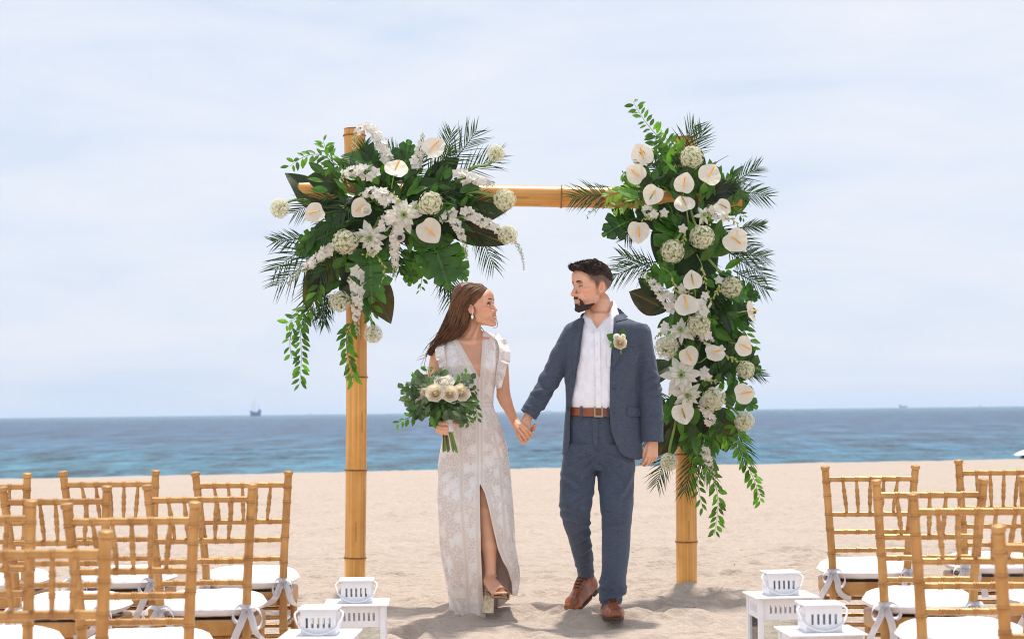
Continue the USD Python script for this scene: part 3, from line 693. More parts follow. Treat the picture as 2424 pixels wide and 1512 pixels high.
class Bunch:
    """A flower arrangement: its parts are placed by picture position at a distance, then built as children in metres."""
    def __init__(self, name, centre, d, label, cat, fan=(0, 0)):
        self.o = centre; self.d = d; self.k = d / FP; self.c = np.array(fan, float)
        self.t = thing(name, centre, 0, label, cat); self.rg = np.random.default_rng(len(name) + abs(int(centre[0] * 100)))

    def p(self, px, py, f=0.0):
        """The local point at a picture place; f = metres in front of the arch."""
        return at(px, py, self.d) - self.o - np.array([0, f, 0])

    def dirv(self, ang, out=0.3):
        """A direction in the picture plane (degrees, 0 = right, 90 = up) leaning out of it to the viewer."""
        a = math.radians(ang); v = np.array([math.cos(a), 0, math.sin(a)]) * math.sqrt(max(1 - out * out, 0.02)) + np.array([0, -out, 0]); return v / np.linalg.norm(v)

    def leaf(self, name, outline, mt, px, py, f, ang, length, face=0.55, bend=None, rings=8, parent=None, twist=None):
        """A leaf from its base: it grows at ang in the picture, its upper side turned to the viewer by face."""
        y = self.dirv(ang, self.rg.uniform(-.15, .35)); tw = self.rg.uniform(-.7, .7) if twist is None else twist
        up = np.array([0, -1.0, 0]) * face + np.array([0, 0, 1.0]) * (1 - face)
        z = up - y * np.dot(up, y); z /= np.linalg.norm(z); x = np.cross(y, z)
        x, z = x * math.cos(tw) + z * math.sin(tw), z * math.cos(tw) - x * math.sin(tw)
        v, fc, uv = sheet(outline, bend or rand_bend(self.rg), rings)
        v = v * length @ np.stack([x, y, z]) + self.p(px, py, f)
        return obj(name, (v, fc), mt, parent or self.t, smooth=True, uv=uv)

    def frond(self, px, py, f, ang, length, n=15, spread=52, curl=0.25, leaflet=.6, w=.0065, droop=0.25):
        """A palm frond with two rows of narrow leaflets."""
        rg = self.rg; y = self.dirv(ang, rg.uniform(.05, .35)); side = np.cross(y, [0, -1.0, .25]); side /= np.linalg.norm(side); nz = np.cross(side, y)
        if nz[1] > 0:
            nz = -nz
        c0 = self.p(px, py, f); t = np.linspace(0, 1, 14)[:, None]
        sg = rg.choice([-1, 1]); rach = c0 + y * length * t + side * sg * curl * length * t ** 2 * .5 + np.array([0, 0, -1]) * droop * length * t ** 2 * .5
        ms = [tube(rach, np.linspace(.0045, .0012, 14), 5)]
        T, _, _ = frames(rach)
        for i in range(n):
            q = .12 + .86 * i / (n - 1); b = np.array([np.interp(q, t[:, 0], rach[:, j]) for j in range(3)]); tt = T[min(int(q * 13), 13)]
            for s in (-1, 1):
                L = length * leaflet * (0.55 + 0.75 * math.sin(PI * (q * .8 + .12))) * rg.uniform(.85, 1.1) * .72
                a = math.radians(spread * (1 - .45 * q) + rg.uniform(-9, 9)); sd = np.cross(tt, nz); sd /= np.linalg.norm(sd)
                d = tt * math.cos(a) + sd * s * math.sin(a) + nz * .18
                u = np.linspace(0, 1, 6)[:, None]
                ln = b + d * L * u + np.array([0, 0, -1]) * L * rg.uniform(.02, .28) * u ** 2 + tt * L * .1 * u ** 2
                wd = w * np.array([.5, 1, 1, .8, .45, .05]); cr = np.cross(d, nz); cr /= np.linalg.norm(cr)
                cr = cr * math.cos(.5 * s) + nz * math.sin(.5 * s)
                v = np.vstack([ln + cr * wd[:, None] * .5, ln - nz * wd[:, None] * .12, ln - cr * wd[:, None] * .5])
                ms.append((v, grid_faces(3, 6)))
        return obj('palm_frond', cat_(*ms), 'palm_green', self.t, smooth=40)

    def anthurium(self, px, py, w, h, ang, f=.18, tilt=0.25, green=False, face=None):
        """A heart-shaped spathe with a spadix. ang: where its tip points in the picture; w, h its width and height there."""
        rg = self.rg; k = self.k; f = f + .05
        L = max(w, h) * k * .99; wd = .54 * (0.95 + .1 * rg.random())
        n = np.array([rg.uniform(-.25, .25), -1, rg.uniform(-.05, .4)]) if face is None else np.asarray(face, float)
        n /= np.linalg.norm(n); a = math.radians(ang); y = np.array([math.cos(a), 0, math.sin(a)]); y -= n * np.dot(y, n); y /= np.linalg.norm(y); x = np.cross(y, n)
        ph = rg.uniform(0, 6)
        bend = lambda X, Y: .16 * (X * X * 2.2 + (Y - .5) ** 2 * .9) - .05 + .018 * np.sin(np.arctan2(X, Y - .3) * 9 + ph) * np.hypot(X, Y - .3) * 1.6 - .10 * np.clip(Y - .8, 0, 1)
        v, fc, uv = sheet(out_heart(wd, .075, 48), bend, 9); v[:, 1] -= .5
        v = v * L * np.array([min(1, 1.0), 1, 1]) @ np.stack([x, y, n]) + self.p(px, py, f)
        sp = obj('anthurium', (v, fc), 'spathe_cream', self.t, smooth=True, uv=uv)
        q = np.linspace(0, 1, 9)[:, None]; b = self.p(px, py, f) - y * L * .26 + n * L * .02
        ln = b + y * L * .52 * q + n * L * (.05 + .22 * q * (1 - .3 * q)); r = L * .045 * np.array([.8, 1, 1, 1, .97, .92, .85, .7, .25])
        vv, ff = tube(ln, r, 8); tq = np.clip(((vv - b) @ y) / (L * .52), 0, 1)[:, None]
        c0, c1 = (np.array([.55, .3, .05]), np.array([.11, .2, .03])) if green else (np.array([.72, .46, .14]), np.array([.80, .30, .015]))
        obj('spadix', (vv, ff), 'spadix', sp, smooth=True, col=c0 + (c1 - c0) * np.clip(tq * 1.6 - .3, 0, 1))
        e = self.p(px, py, f) - y * L * .3 - n * L * .04; st = spline([e, e - n * .06 - y * .03, self.p(px, py, .03) - y * .1], 8)
        obj('stem', tube(st, .0035, 6), 'stem_green', sp, smooth=True)
        return sp

    def allium(self, px, py, r, f=.2, stem=None):
        """A ball of small star florets on thin stalks."""
        rg = self.rg; R = r * self.k; f = f + .05; c = self.p(px, py, f); n = 300
        i = np.arange(n) + .5; ph = np.arccos(1 - 2 * i / n); th = PI * (1 + 5 ** .5) * i
        d = np.stack([np.cos(th) * np.sin(ph), np.sin(th) * np.sin(ph), np.cos(ph)], 1) + rg.normal(0, .09, (n, 3)); d /= np.linalg.norm(d, axis=1, keepdims=True)
        core = trimesh.creation.icosphere(2, R * .36); cv = core.vertices * (1 + .15 * rg.normal(size=(len(core.vertices), 1)))
        o = obj('allium', (cv + c, core.faces), 'allium_core', self.t, smooth=True)
        vs, fs, m = [], [], 0; sv, sf, sm = [], [], 0
        for j in range(n):
            rr = R * rg.uniform(.78, 1.06); z = d[j]; x = np.cross(z, [.3, .5, .8]); x /= np.linalg.norm(x); y = np.cross(z, x); b = c + z * rr; sz = R * rg.uniform(.13, .2); o0 = rg.uniform(0, 6)
            for q in range(6):
                a = o0 + q * PI / 3; e = np.cos(a) * x + np.sin(a) * y; g = np.cross(z, e)
                vs += [b, b + e * sz * .55 + g * sz * .2 + z * sz * .25, b + e * sz + z * sz * .35, b + e * sz * .55 - g * sz * .2 + z * sz * .25]; fs += [[m, m + 1, m + 2], [m, m + 2, m + 3]]; m += 4
            s0 = c + z * R * .3; sv += [s0 - x * R * .012, s0 + x * R * .012, b]; sf += [[sm, sm + 1, sm + 2]]; sm += 3
        obj('florets', (np.array(vs), np.array(fs)), 'allium_white', o); obj('stalks', (np.array(sv), np.array(sf)), 'stem_green', o)
        if stem is not None:
            pts = [self.p(*q) for q in stem] + [c]
            obj('stem', tube(spline(pts, 20), .0075, 8), 'stem_green', o, smooth=True)
        return o

    def spike(self, pts, w0=.034, w1=.014, bud=.3, mt='floret_white'):
        """A spike of white florets along a curve of picture points (px, py, f); the tip carries greenish buds."""
        rg = self.rg; P = spline([self.p(*q) for q in pts], 60); s = np.r_[0, np.cumsum(np.linalg.norm(np.diff(P, axis=0), axis=1))]; Ln = s[-1]; T, N, B = frames(P)
        vs, fs, m = [], [], 0; buds = []
        x = 0.0; k = 0
        while x < Ln:
            q = x / Ln; w = w0 + (w1 - w0) * q; i = min(int(np.searchsorted(s, x)), 59)
            for j in range(2):
                a = k * 2.4 + j * PI + rg.uniform(-.4, .4); e = N[i] * math.cos(a) + B[i] * math.sin(a); b = P[i] + e * w * .55; z = e * .9 + T[i] * .35 + np.array([0, -.25, 0]); z /= np.linalg.norm(z)
                if q > 1 - bud:
                    buds.append((P[i] + e * w * .6, z, w * .5)); continue
                X = np.cross(z, T[i]); X /= np.linalg.norm(X); Y = np.cross(z, X); sz = w * rg.uniform(.6, .85)
                for u in range(5):
                    an = u * 1.2566 + rg.uniform(-.2, .2); r_ = X * math.cos(an) + Y * math.sin(an); g = np.cross(z, r_); lift = rg.uniform(.1, .6)
                    vs += [b, b + r_ * sz * .55 + g * sz * .42 + z * sz * lift * .6, b + r_ * sz * 1.0 + z * sz * lift, b + r_ * sz * .55 - g * sz * .42 + z * sz * lift * .6]; fs += [[m, m + 1, m + 2], [m, m + 2, m + 3]]; m += 4
            x += w * .42; k += 1
        o = obj('flower_spike', (np.array(vs), np.array(fs)), mt, self.t)
        bm = []
        for c, z, w in buds:
            sp = trimesh.creation.icosphere(1, 1.0); bm.append(((sp.vertices * [w * .45, w * .45, w * .62]) @ rot_to(z).T + c, sp.faces))
        if bm:
            obj('buds', cat_(*bm), 'bud_yellow' if rg.random() < .0 else 'bud_pale', o, smooth=True)
        obj('stem', tube(P, np.linspace(.003, .0012, 60), 5), 'stem_green', o, smooth=True)
        return o

    def spray(self, pts, n=9, blooms=2):
        """An orchid spray: an arching stem with yellow-green buds and a few white flowers at its base."""
        rg = self.rg; P = spline([self.p(*q) for q in pts], 40); T, N, B = frames(P)
        o = obj('orchid_spray', tube(P, np.linspace(.0028, .001, 40), 5), 'stem_green', self.t, smooth=True)
        bm = []
        for i in range(n):
            q = .35 + .65 * i / (n - 1); j = min(int(q * 39), 39); a = i * 2.6; e = N[j] * math.cos(a) + B[j] * math.sin(a); z = e + T[j] * .7 + np.array([0, 0, -.5]); z /= np.linalg.norm(z)
            L = .017 * (1.15 - .6 * q); sp = trimesh.creation.icosphere(1, 1.0); c = P[j] + z * L * .9
            bm.append(((sp.vertices * [L * .42, L * .42, L]) @ rot_to(z).T + c, sp.faces)); bm.append(tube([P[j], c], .0011, 4))
        obj('buds', cat_(*bm), 'bud_yellow', o, smooth=True)
        for i in range(blooms):
            q = .08 + .2 * i; j = int(q * 39); self.bloom(P[j] + np.array([rg.uniform(-.01, .01), -.012, rg.uniform(-.01, .01)]), np.array([rg.uniform(-.5, .5), -1, rg.uniform(-.3, .4)]), .030, 'floret_white', o)

    def bloom(self, c, z, size, mt, parent=None, petals=((5, 1.0, .45),), name='orchid_flower'):
        rg = self.rg; R = rot_to(z, roll=rg.uniform(0, 6)); ms = []
        for cnt, L, w in petals:
            for q in range(cnt):
                v, f, _ = sheet(out_lance(w * .8, 12), lambda X, Y: .35 * Y - .45 * Y * Y - .3 * np.abs(X), 4); a = q * 2 * PI / cnt; Q = np.array([[math.cos(a), -math.sin(a), 0], [math.sin(a), math.cos(a), 0], [0, 0, 1]])
                ms.append(((v * size * L) @ Q.T @ R.T + c, f))
        return obj(name, cat_(*ms), mt, parent or self.t, smooth=True)

    def lily(self, px, py, size, f=.22, layers=2, face=(0, -1, .15)):
        """A double lily: pointed petals that curl back, green towards the throat."""
        rg = self.rg; c = self.p(px, py, f); z = np.asarray(face, float); R = rot_to(z, roll=rg.uniform(0, 6)); S = size * self.k; first = None
        for l in range(layers):
            for q in range(6 if l < 2 else 5):
                lift = (.25 + .35 * l) * rg.uniform(.8, 1.2); cu = rg.uniform(.5, 1.0)
                v, f, _ = sheet(out_lance(.21 * rg.uniform(.85, 1.15), 18, .85), lambda X, Y: lift * Y * 1.25 - cu * .75 * Y ** 2.2 - .5 * np.abs(X) + .02 * np.sin(Y * 20), 6)
                tq = np.clip(v[:, 1:2] + np.abs(v[:, :1]) * 1.3, 0, 1); col = np.array([.42, .55, .16]) + (np.array([.78, .76, .68]) - np.array([.42, .55, .16])) * np.clip(tq * 2.2 - .1, 0, 1)
                a = q * PI / 3 + l * .52 + rg.uniform(-.15, .15); Q = np.array([[math.cos(a), -math.sin(a), 0], [math.sin(a), math.cos(a), 0], [0, 0, 1]]); L = S * (1 - .22 * l) * rg.uniform(.85, 1.1)
                m = ((v * L) @ Q.T @ R.T + c, f)
                if first is None:
                    first = obj('lily', m, 'lily_white', self.t, smooth=True, col=col)
                else:
                    obj('petal', m, 'lily_white', first, smooth=True, col=col)
        z = R[:, 2]; bm = []
        for q in range(6):
            d = z + R[:, 0] * .3 * math.cos(q * 1.05) + R[:, 1] * .3 * math.sin(q * 1.05); e = c + d * S * .5; bm.append(tube([c, e], .0016, 4)); sp = trimesh.creation.icosphere(1, 1.0); bm.append((sp.vertices * [.006, .003, .003] + e, sp.faces))
        obj('stamens', cat_(*bm), 'stem_green', first)
        return first

    def vine(self, pts, n=22, leaf=.085, mt='ruscus_green', w=.2, droop=.55, name='leafy_branch', fine=False):
        """A branch with alternate pointed leaves, each a piece of its own."""
        rg = self.rg; P = spline([self.p(*q) for q in pts], 60); T, N, B = frames(P)
        o = obj(name, tube(P, np.linspace(.0028, .0009, 60), 5), 'twig', self.t, smooth=True); al = []
        for i in range(n):
            q = (i + .7) / n; j = min(int(q * 59), 59); s = 1 if i % 2 else -1
            sd = np.cross(T[j], [0, -1.0, 0]); sd /= max(np.linalg.norm(sd), 1e-6)
            y = T[j] * rg.uniform(.35, .9) + sd * s * rg.uniform(.5, 1.1) + np.array([0, rg.uniform(-.6, .5), -droop * rg.uniform(.1, 1)]); y /= np.linalg.norm(y)
            z = np.array([rg.uniform(-.5, .5), -1, rg.uniform(-.1, .9)]); z -= y * np.dot(y, z); z /= np.linalg.norm(z); x = np.cross(y, z)
            L = leaf * rg.uniform(.7, 1.15) * (1 - .35 * q)
            v, f, uv = sheet(out_lance(w * rg.uniform(.85, 1.15), 12, .9), rand_bend(rg, .35, .3), 4)
            m = ((v * L) @ np.stack([x, y, z]) + P[j] + y * .006, f)
            if fine:
                al.append(m)
            else:
                obj('leaf', m, mt, o, smooth=True, uv=uv)
        if al:
            ob = obj('leaves', cat_(*al), mt, o, smooth=True); ob.SetCustomDataByKey('kind', 'stuff')
        return o

    def rose(self, px, py, r, f, mt='rose_cream', face=(0, -1, .3), layers=5, parent=None, name='rose', open_=1.0, inner_dark=False):
        """Cupped petals wound round a tight middle."""
        rg = self.rg; c = self.p(px, py, f); R = rot_to(np.asarray(face, float), roll=rg.uniform(0, 6)); S = r * self.k; ms = []
        for l in range(layers):
            q = (l + .5) / layers; n = 3 + l; rad = S * (.12 + .78 * q); op = (q ** 1.5) * open_
            for j in range(n):
                a0 = j * 2 * PI / n + l * 1.1 + rg.uniform(-.15, .15); span = 2 * PI / n * (1.35 + .25 * (l == 0)); U = np.linspace(-.5, .5, 9); W = np.linspace(0, 1, 6)
                u, w = np.meshgrid(U, W, indexing='ij'); edge = 1 - .22 * (2 * u) ** 4
                rr = rad * (.35 + .65 * np.sin(np.clip(w * 1.15, 0, 1.2) * PI / 2)) * (1 + op * .38 * np.clip(w - .6, 0, 1) * 2.2) + S * .015 * np.sin(u * 9 + l) * w; a = a0 + u * span + .12 * w
                rr = rr * (1 + .05 * u * 2)
                h = S * ((-.45 + 1.02 * w * edge) * (1.02 - .42 * q) - op * .42 * np.clip(w - .72, 0, 1) ** 1 * 1.6 + .10 * (1 - q))
                ms.append((np.stack([np.cos(a) * rr, np.sin(a) * rr, h], -1).reshape(-1, 3) @ R.T + c, grid_faces(9, 6)))
        core = trimesh.creation.icosphere(2, S * .2); ms.append(((core.vertices * [1, 1, 1.6] + [0, 0, S * .2]) @ R.T + c, core.faces))
        return obj(name, cat_(*ms), mt, parent or self.t, smooth=True)


mat('bud_pale', (0.62, 0.64, 0.42), rough=0.5, island=0.12, translucent=(0.25, (0.75, 0.78, 0.45)))


def filler(b, region, n, seed, f0=0.02, f1=.16, size=(.07, .13), mats=('deep_green', 'ruscus_green', 'monstera_green', 'dark_leaf'), probs=(.4, .3, .2, .1)):
    """Leaves that fill the body of an arrangement, each its own piece. region: list of (px, py, rx, ry)."""
    rg = np.random.default_rng(seed); tot = np.array([r[2] * r[3] for r in region], float); tot /= tot.sum()
    for _ in range(n):
        px, py, rx, ry = region[rg.choice(len(region), p=tot)]
        a, q = rg.uniform(0, 2 * PI), math.sqrt(rg.random()); x, y = px + rx * q * math.cos(a), py + ry * q * math.sin(a)
        ang = math.degrees(math.atan2(-(y - b.c[1]), x - b.c[0])) + rg.uniform(-50, 50)
        b.leaf('foliage_leaf', out_lance(rg.uniform(.16, .3), 14, .9), rg.choice(mats, p=probs), x, y, rg.uniform(f0, f1), ang, rg.uniform(*size), face=rg.uniform(.3, .9), rings=5)


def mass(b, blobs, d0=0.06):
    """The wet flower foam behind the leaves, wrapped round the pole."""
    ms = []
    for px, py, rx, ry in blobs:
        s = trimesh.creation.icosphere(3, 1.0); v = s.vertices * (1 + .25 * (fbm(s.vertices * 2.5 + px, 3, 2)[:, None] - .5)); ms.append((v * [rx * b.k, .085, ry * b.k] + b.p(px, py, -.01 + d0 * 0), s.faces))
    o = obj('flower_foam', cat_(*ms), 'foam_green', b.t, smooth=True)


def build_left():
    c = at(930, 520, AD)
    b = Bunch('flower_arrangement', c, AD - .12, 'big white and green flower arrangement on the left corner of the bamboo arch', 'flower arrangement', (930, 520)); b.o = c
    mass(b, [(930, 500, 95, 75), (830, 500, 60, 75), (1030, 520, 70, 60), (860, 610, 60, 60)])
    # large dark leaves at the back
    L = lambda *a, **k: b.leaf(*a, **k)
    for (px, py, f, ang, ln, w, mt) in ((800, 520, .03, 135, .40, .24, 'dark_leaf'), (790, 470, .02, 158, .27, .3, 'dark_leaf'), (1065, 500, .03, 8, .40, .25, 'dark_leaf'), (1040, 520, .02, -20, .42, .2, 'brown_leaf'), (800, 600, .0, 235, .36, .26, 'brown_leaf'), (860, 640, .0, -62, .36, .27, 'brown_leaf'),
                                       (850, 400, .05, 60, .17, .3, 'dark_leaf'), (900, 430, .02, 112, .22, .3, 'dark_leaf'), (1030, 560, .0, -82, .30, .24, 'brown_leaf'), (760, 620, .0, 258, .22, .3, 'brown_leaf'), (850, 590, .08, -100, .28, .3, 'dark_leaf'), (830, 640, .06, -80, .22, .34, 'deep_green'), (810, 440, .1, 172, .2, .34, 'dark_leaf'), (960, 470, .1, 20, .24, .3, 'deep_green'), (890, 400, .1, 160, .2, .32, 'deep_green'), (1000, 450, .0, 40, .28, .25, 'dark_leaf')):
        L('broad_leaf', out_lance(w, 30, .85), mt, px, py, f, ang, ln, face=.8, rings=9, twist=b.rg.uniform(-.35, .35))
    for (px, py, f, ang, ln, w, sd) in ((950, 440, .07, 78, .27, .42, 1), (905, 450, .05, 100, .22, .4, 2), (880, 590, .15, -88, .32, .46, 3), (1020, 560, .08, -70, .33, .45, 4), (830, 540, .09, 200, .25, .45, 5), (1040, 480, .09, 15, .22, .4, 6), (920, 470, .05, 150, .26, .42, 7), (985, 590, .06, -100, .22, .42, 8), (1060, 600, .05, -55, .2, .4, 9), (770, 560, .06, 215, .2, .45, 10)):
        L('monstera_leaf', out_monstera(w, 5, .62, sd), 'monstera_green', px, py, f, ang, ln, face=.85, rings=10, twist=b.rg.uniform(-.3, .3))
    F = b.frond
    for a in ((760, 575, .08, 200, .34), (765, 590, .06, 222, .36), (770, 620, .05, 245, .34), (730, 565, .1, 188, .22), (1060, 400, .05, 48, .34), (1075, 425, .06, 25, .34), (1050, 395, .04, 70, .26), (1060, 590, .06, -80, .32), (1120, 540, .04, -52, .28), (862, 400, .05, 92, .2), (980, 430, .1, 60, .25), (800, 470, .16, 190, .28),
              (850, 480, .18, 212, .3), (770, 690, .03, 262, .2), (820, 560, .14, 230, .3), (1000, 470, .14, 10, .25), (900, 450, .16, 30, .25), (1035, 640, .03, -62, .2), (1090, 470, .1, -12, .25), (960, 400, .08, 118, .2), (800, 690, .02, -120, .2), (870, 430, .14, 75, .22), (1010, 420, .15, 38, .24), (930, 560, .12, -70, .22)):
        F(a[0], a[1], a[2] - .04, a[3], a[4] * .86)
    filler(b, [(930, 490, 130, 90), (830, 560, 85, 110), (1030, 520, 95, 80), (840, 440, 75, 45), (850, 650, 60, 60), (1000, 450, 110, 50)], 235, 3, .02, .19)
    # flowers
    A = b.anthurium
    A(1033, 360, 52, 55, 42, .16); A(948, 413, 54, 42, 70, .24, face=(.1, -1, .7)); A(754, 517, 46, 48, 205, .2); A(861, 507, 46, 48, 225, .22); A(1023, 560, 48, 60, -52, .2)
    b.allium(673, 503, 22, .15, [(765, 492, .1), (735, 482, .14), (700, 482, .15)]); b.allium(1175, 371, 20, .08, [(1090, 420, .06), (1130, 398, .08), (1155, 395, .08)]); b.allium(1195, 483, 25, .16, [(1090, 470, .12), (1130, 462, .16), (1165, 472, .16)]); b.allium(1025, 495, 26, .25)
    b.allium(829, 584, 28, .24, [(900, 520, .1), (885, 555, .2), (862, 572, .24)]); b.allium(1202, 563, 22, .12, [(1070, 520, .1), (1130, 525, .16), (1178, 548, .14)]); b.allium(812, 718, 24, .14, [(870, 620, .12), (850, 660, .15), (832, 695, .15)]); b.allium(888, 793, 21, .1, [(850, 720, .1), (870, 740, .1), (884, 765, .1)])
    b.lily(962, 520, 46, .25, 3, (.1, -1, -.1)); b.lily(885, 572, 42, .24, 3, (-.2, -1, -.3)); b.lily(990, 505, 28, .25, 1, (.4, -1, .4))
    b.rose(877, 513, 13, .29, 'rose_white', layers=3, name='ranunculus')
    an = b.rose(953, 574, 15, .26, 'rose_white', layers=2, name='anemone'); cc = trimesh.creation.icosphere(2, .014); obj('flower_eye', (cc.vertices + b.p(954, 574, .285), cc.faces), 'anemone_dark', an, smooth=True)
    S = b.spike
    S([(920, 390, .12), (902, 340, .14), (870, 308, .14), (846, 330, .12), (842, 360, .11)], .04, .018, .25); S([(985, 400, .15), (995, 370, .15), (1004, 325, .14)], .042, .014, .3); S([(890, 425, .2), (860, 418, .22), (820, 428, .2), (815, 442, .2)], .05, .016, .2); S([(928, 488, .25), (895, 470, .27), (862, 478, .26)], .05, .022, .15)
    S([(1085, 425, .15), (1130, 435, .17), (1170, 445, .16)], .045, .02, .15); S([(790, 592, .18), (745, 630, .18), (700, 665, .15), (690, 678, .15)], .04, .016, .45); S([(948, 555, .24), (940, 590, .24), (942, 630, .22), (938, 662, .2)], .045, .012, .25); S([(850, 652, .18), (853, 700, .2), (850, 750, .18), (854, 795, .16)], .052, .014, .25)
    S([(1100, 510, .18), (1150, 535, .18), (1190, 555, .16), (1228, 590, .12), (1240, 642, .1)], .04, .008, .4); S([(1075, 530, .2), (1092, 560, .2), (1103, 590, .18), (1107, 620, .16)], .034, .01, .5); S([(930, 525, .26), (912, 555, .26)], .05, .03, .0); S([(1070, 515, .16), (1050, 530, .2)], .04, .03, 0)
    b.spray([(880, 600, .22), (905, 620, .24), (918, 650, .22), (905, 680, .2)], 8, 1); b.spray([(965, 500, .26), (948, 482, .28), (935, 470, .28)], 6, 1); b.spray([(900, 590, .25), (885, 610, .25), (870, 612, .24)], 5, 1)
    V = b.vine
    V([(800, 395, .08), (760, 372, .1), (720, 378, .08), (688, 398, .06)], 18, .075); V([(790, 385, .06), (775, 360, .06), (768, 338, .06)], 10, .075); V([(840, 395, .14), (800, 400, .16), (760, 410, .14)], 16, .075, 'ruscus_green')
    V([(765, 670, .1), (745, 720, .1), (720, 765, .08), (716, 830, .06), (712, 912, .05)], 36, .09); V([(745, 730, .1), (705, 755, .1), (680, 770, .08)], 9, .085); V([(842, 760, .12), (826, 800, .13), (830, 850, .12), (842, 905, .1)], 26, .085); V([(868, 690, .1), (885, 725, .1), (880, 760, .1)], 9, .09)
    V([(700, 770, .08), (690, 810, .07), (694, 850, .06)], 9, .08); V([(1005, 640, .1), (1000, 665, .08), (996, 690, .07)], 6, .05)


def build_right():
    c = at(1640, 700, AD)
    b = Bunch('flower_arrangement', c, AD - .1, 'tall column of white flowers and leaves covering the right bamboo post', 'flower arrangement', (1640, 650)); b.o = c
    mass(b, [(1600, 480, 95, 80), (1640, 600, 60, 90), (1650, 720, 60, 90), (1650, 850, 65, 90), (1640, 960, 55, 80)])
    L = lambda *a, **k: b.leaf(*a, **k)
    for (px, py, f, ang, ln, w, mt) in ((1580, 735, .02, 152, .25, .33, 'brown_leaf'), (1560, 700, .0, 140, .16, .3, 'dark_leaf'), (1690, 960, .02, -75, .28, .36, 'brown_leaf'), (1610, 960, .0, 245, .32, .3, 'brown_leaf'), (1640, 990, .0, -95, .25, .3, 'dark_leaf'), (1600, 860, .0, 205, .25, .3, 'dark_leaf'), (1650, 630, .02, 130, .25, .3, 'dark_leaf'),
                                       (1590, 520, .02, 250, .28, .3, 'dark_leaf'), (1640, 420, .02, 70, .16, .3, 'dark_leaf'), (1560, 930, .0, 260, .3, .24, 'brown_leaf'), (1700, 500, .02, 20, .2, .3, 'deep_green'), (1660, 800, .02, 0, .26, .3, 'dark_leaf'), (1650, 470, .12, 8, .24, .34, 'dark_leaf'), (1560, 460, .12, 175, .2, .34, 'deep_green'), (1690, 450, .1, -15, .18, .34, 'deep_green'), (1640, 660, .1, -90, .24, .3, 'dark_leaf')):
        L('broad_leaf', out_lance(w, 30, .85), mt, px, py, f, ang, ln, face=.8, rings=9, twist=b.rg.uniform(-.35, .35))
    for (px, py, f, ang, ln, w, sd) in ((1510, 515, .05, 205, .24, .5, 11), (1610, 520, .12, -110, .3, .5, 12), (1690, 770, .1, 20, .24, .5, 13), (1700, 840, .08, -20, .26, .5, 14), (1680, 720, .06, 60, .22, .45, 15), (1710, 920, .08, -30, .22, .45, 16), (1560, 470, .05, 150, .24, .45, 17), (1640, 560, .08, -20, .24, .45, 18), (1600, 640, .06, 200, .2, .45, 19), (1690, 480, .05, 10, .2, .45, 20), (1640, 450, .08, 80, .16, .4, 21), (1720, 690, .05, -10, .2, .4, 22)):
        L('monstera_leaf', out_monstera(w, 5, .6, sd), 'monstera_green', px, py, f, ang, ln, face=.85, rings=10, twist=b.rg.uniform(-.3, .3))
    for a in ((1612, 400, .05, 84, .33), (1625, 395, .06, 62, .28), (1450, 470, .1, 168, .28), (1470, 455, .08, 190, .26), (1730, 460, .06, 8, .24), (1720, 445, .05, 32, .26), (1725, 600, .06, -8, .24), (1715, 590, .06, -38, .3), (1735, 640, .05, -32, .24), (1560, 640, .06, 160, .28), (1555, 620, .05, 185, .3), (1720, 690, .05, -48, .22), (1740, 880, .04, 4, .18), (1750, 540, .05, 5, .16),
              (1590, 1060, .06, 235, .24), (1640, 1060, .08, -98, .27), (1650, 1050, .05, -75, .22), (1740, 1010, .04, -62, .22), (1590, 430, .14, 150, .25), (1660, 470, .14, 20, .24), (1560, 450, .14, 40, .2), (1660, 610, .12, -70, .28), (1690, 540, .12, -30, .26), (1600, 940, .04, 190, .3), (1560, 900, .02, 170, .24), (1590, 1000, .05, 215, .22), (1700, 640, .1, -80, .26), (1640, 680, .1, -20, .22), (1530, 520, .1, 210, .2), (1660, 890, .12, 20, .2)):
        b.frond(a[0], a[1], a[2] - .04, a[3], a[4] * .86)
    filler(b, [(1600, 480, 110, 85), (1650, 600, 80, 90), (1660, 720, 85, 90), (1660, 850, 85, 90), (1640, 970, 75, 90), (1680, 470, 60, 50), (1640, 440, 100, 45)], 285, 4, .02, .2)
    A = b.anthurium
    for (px, py, w, h, ang, f, g, fc) in ((1513, 375, 54, 52, 112, .12, 0, None), (1497, 422, 48, 46, 140, .16, 0, None), (1609, 447, 46, 48, 75, .24, 0, None), (1670, 424, 52, 56, 60, .2, 0, None), (1535, 477, 47, 48, 240, .22, 1, None), (1606, 495, 48, 36, 110, .25, 1, (0, -1, .7)), (1700, 503, 38, 40, -45, .2, 1, None), (1505, 560, 52, 52, -95, .16, 0, None),
                                          (1733, 580, 58, 54, -45, .16, 0, None), (1627, 670, 38, 46, 100, .24, 1, None), (1612, 726, 58, 44, 105, .24, 0, (-.1, -1, .5)), (1770, 740, 42, 46, 8, .12, 0, (.9, -.6, .2)), (1620, 848, 45, 44, -60, .26, 0, None), (1682, 840, 48, 36, 10, .22, 0, (.2, -1, .8)), (1751, 825, 46, 48, -30, .16, 0, (.5, -1, .1)), (1753, 932, 52, 52, 12, .16, 0, (.3, -1, .2)), (1606, 980, 38, 50, -75, .24, 1, None)):
        A(px, py, w, h, ang, f, green=bool(g), face=fc)
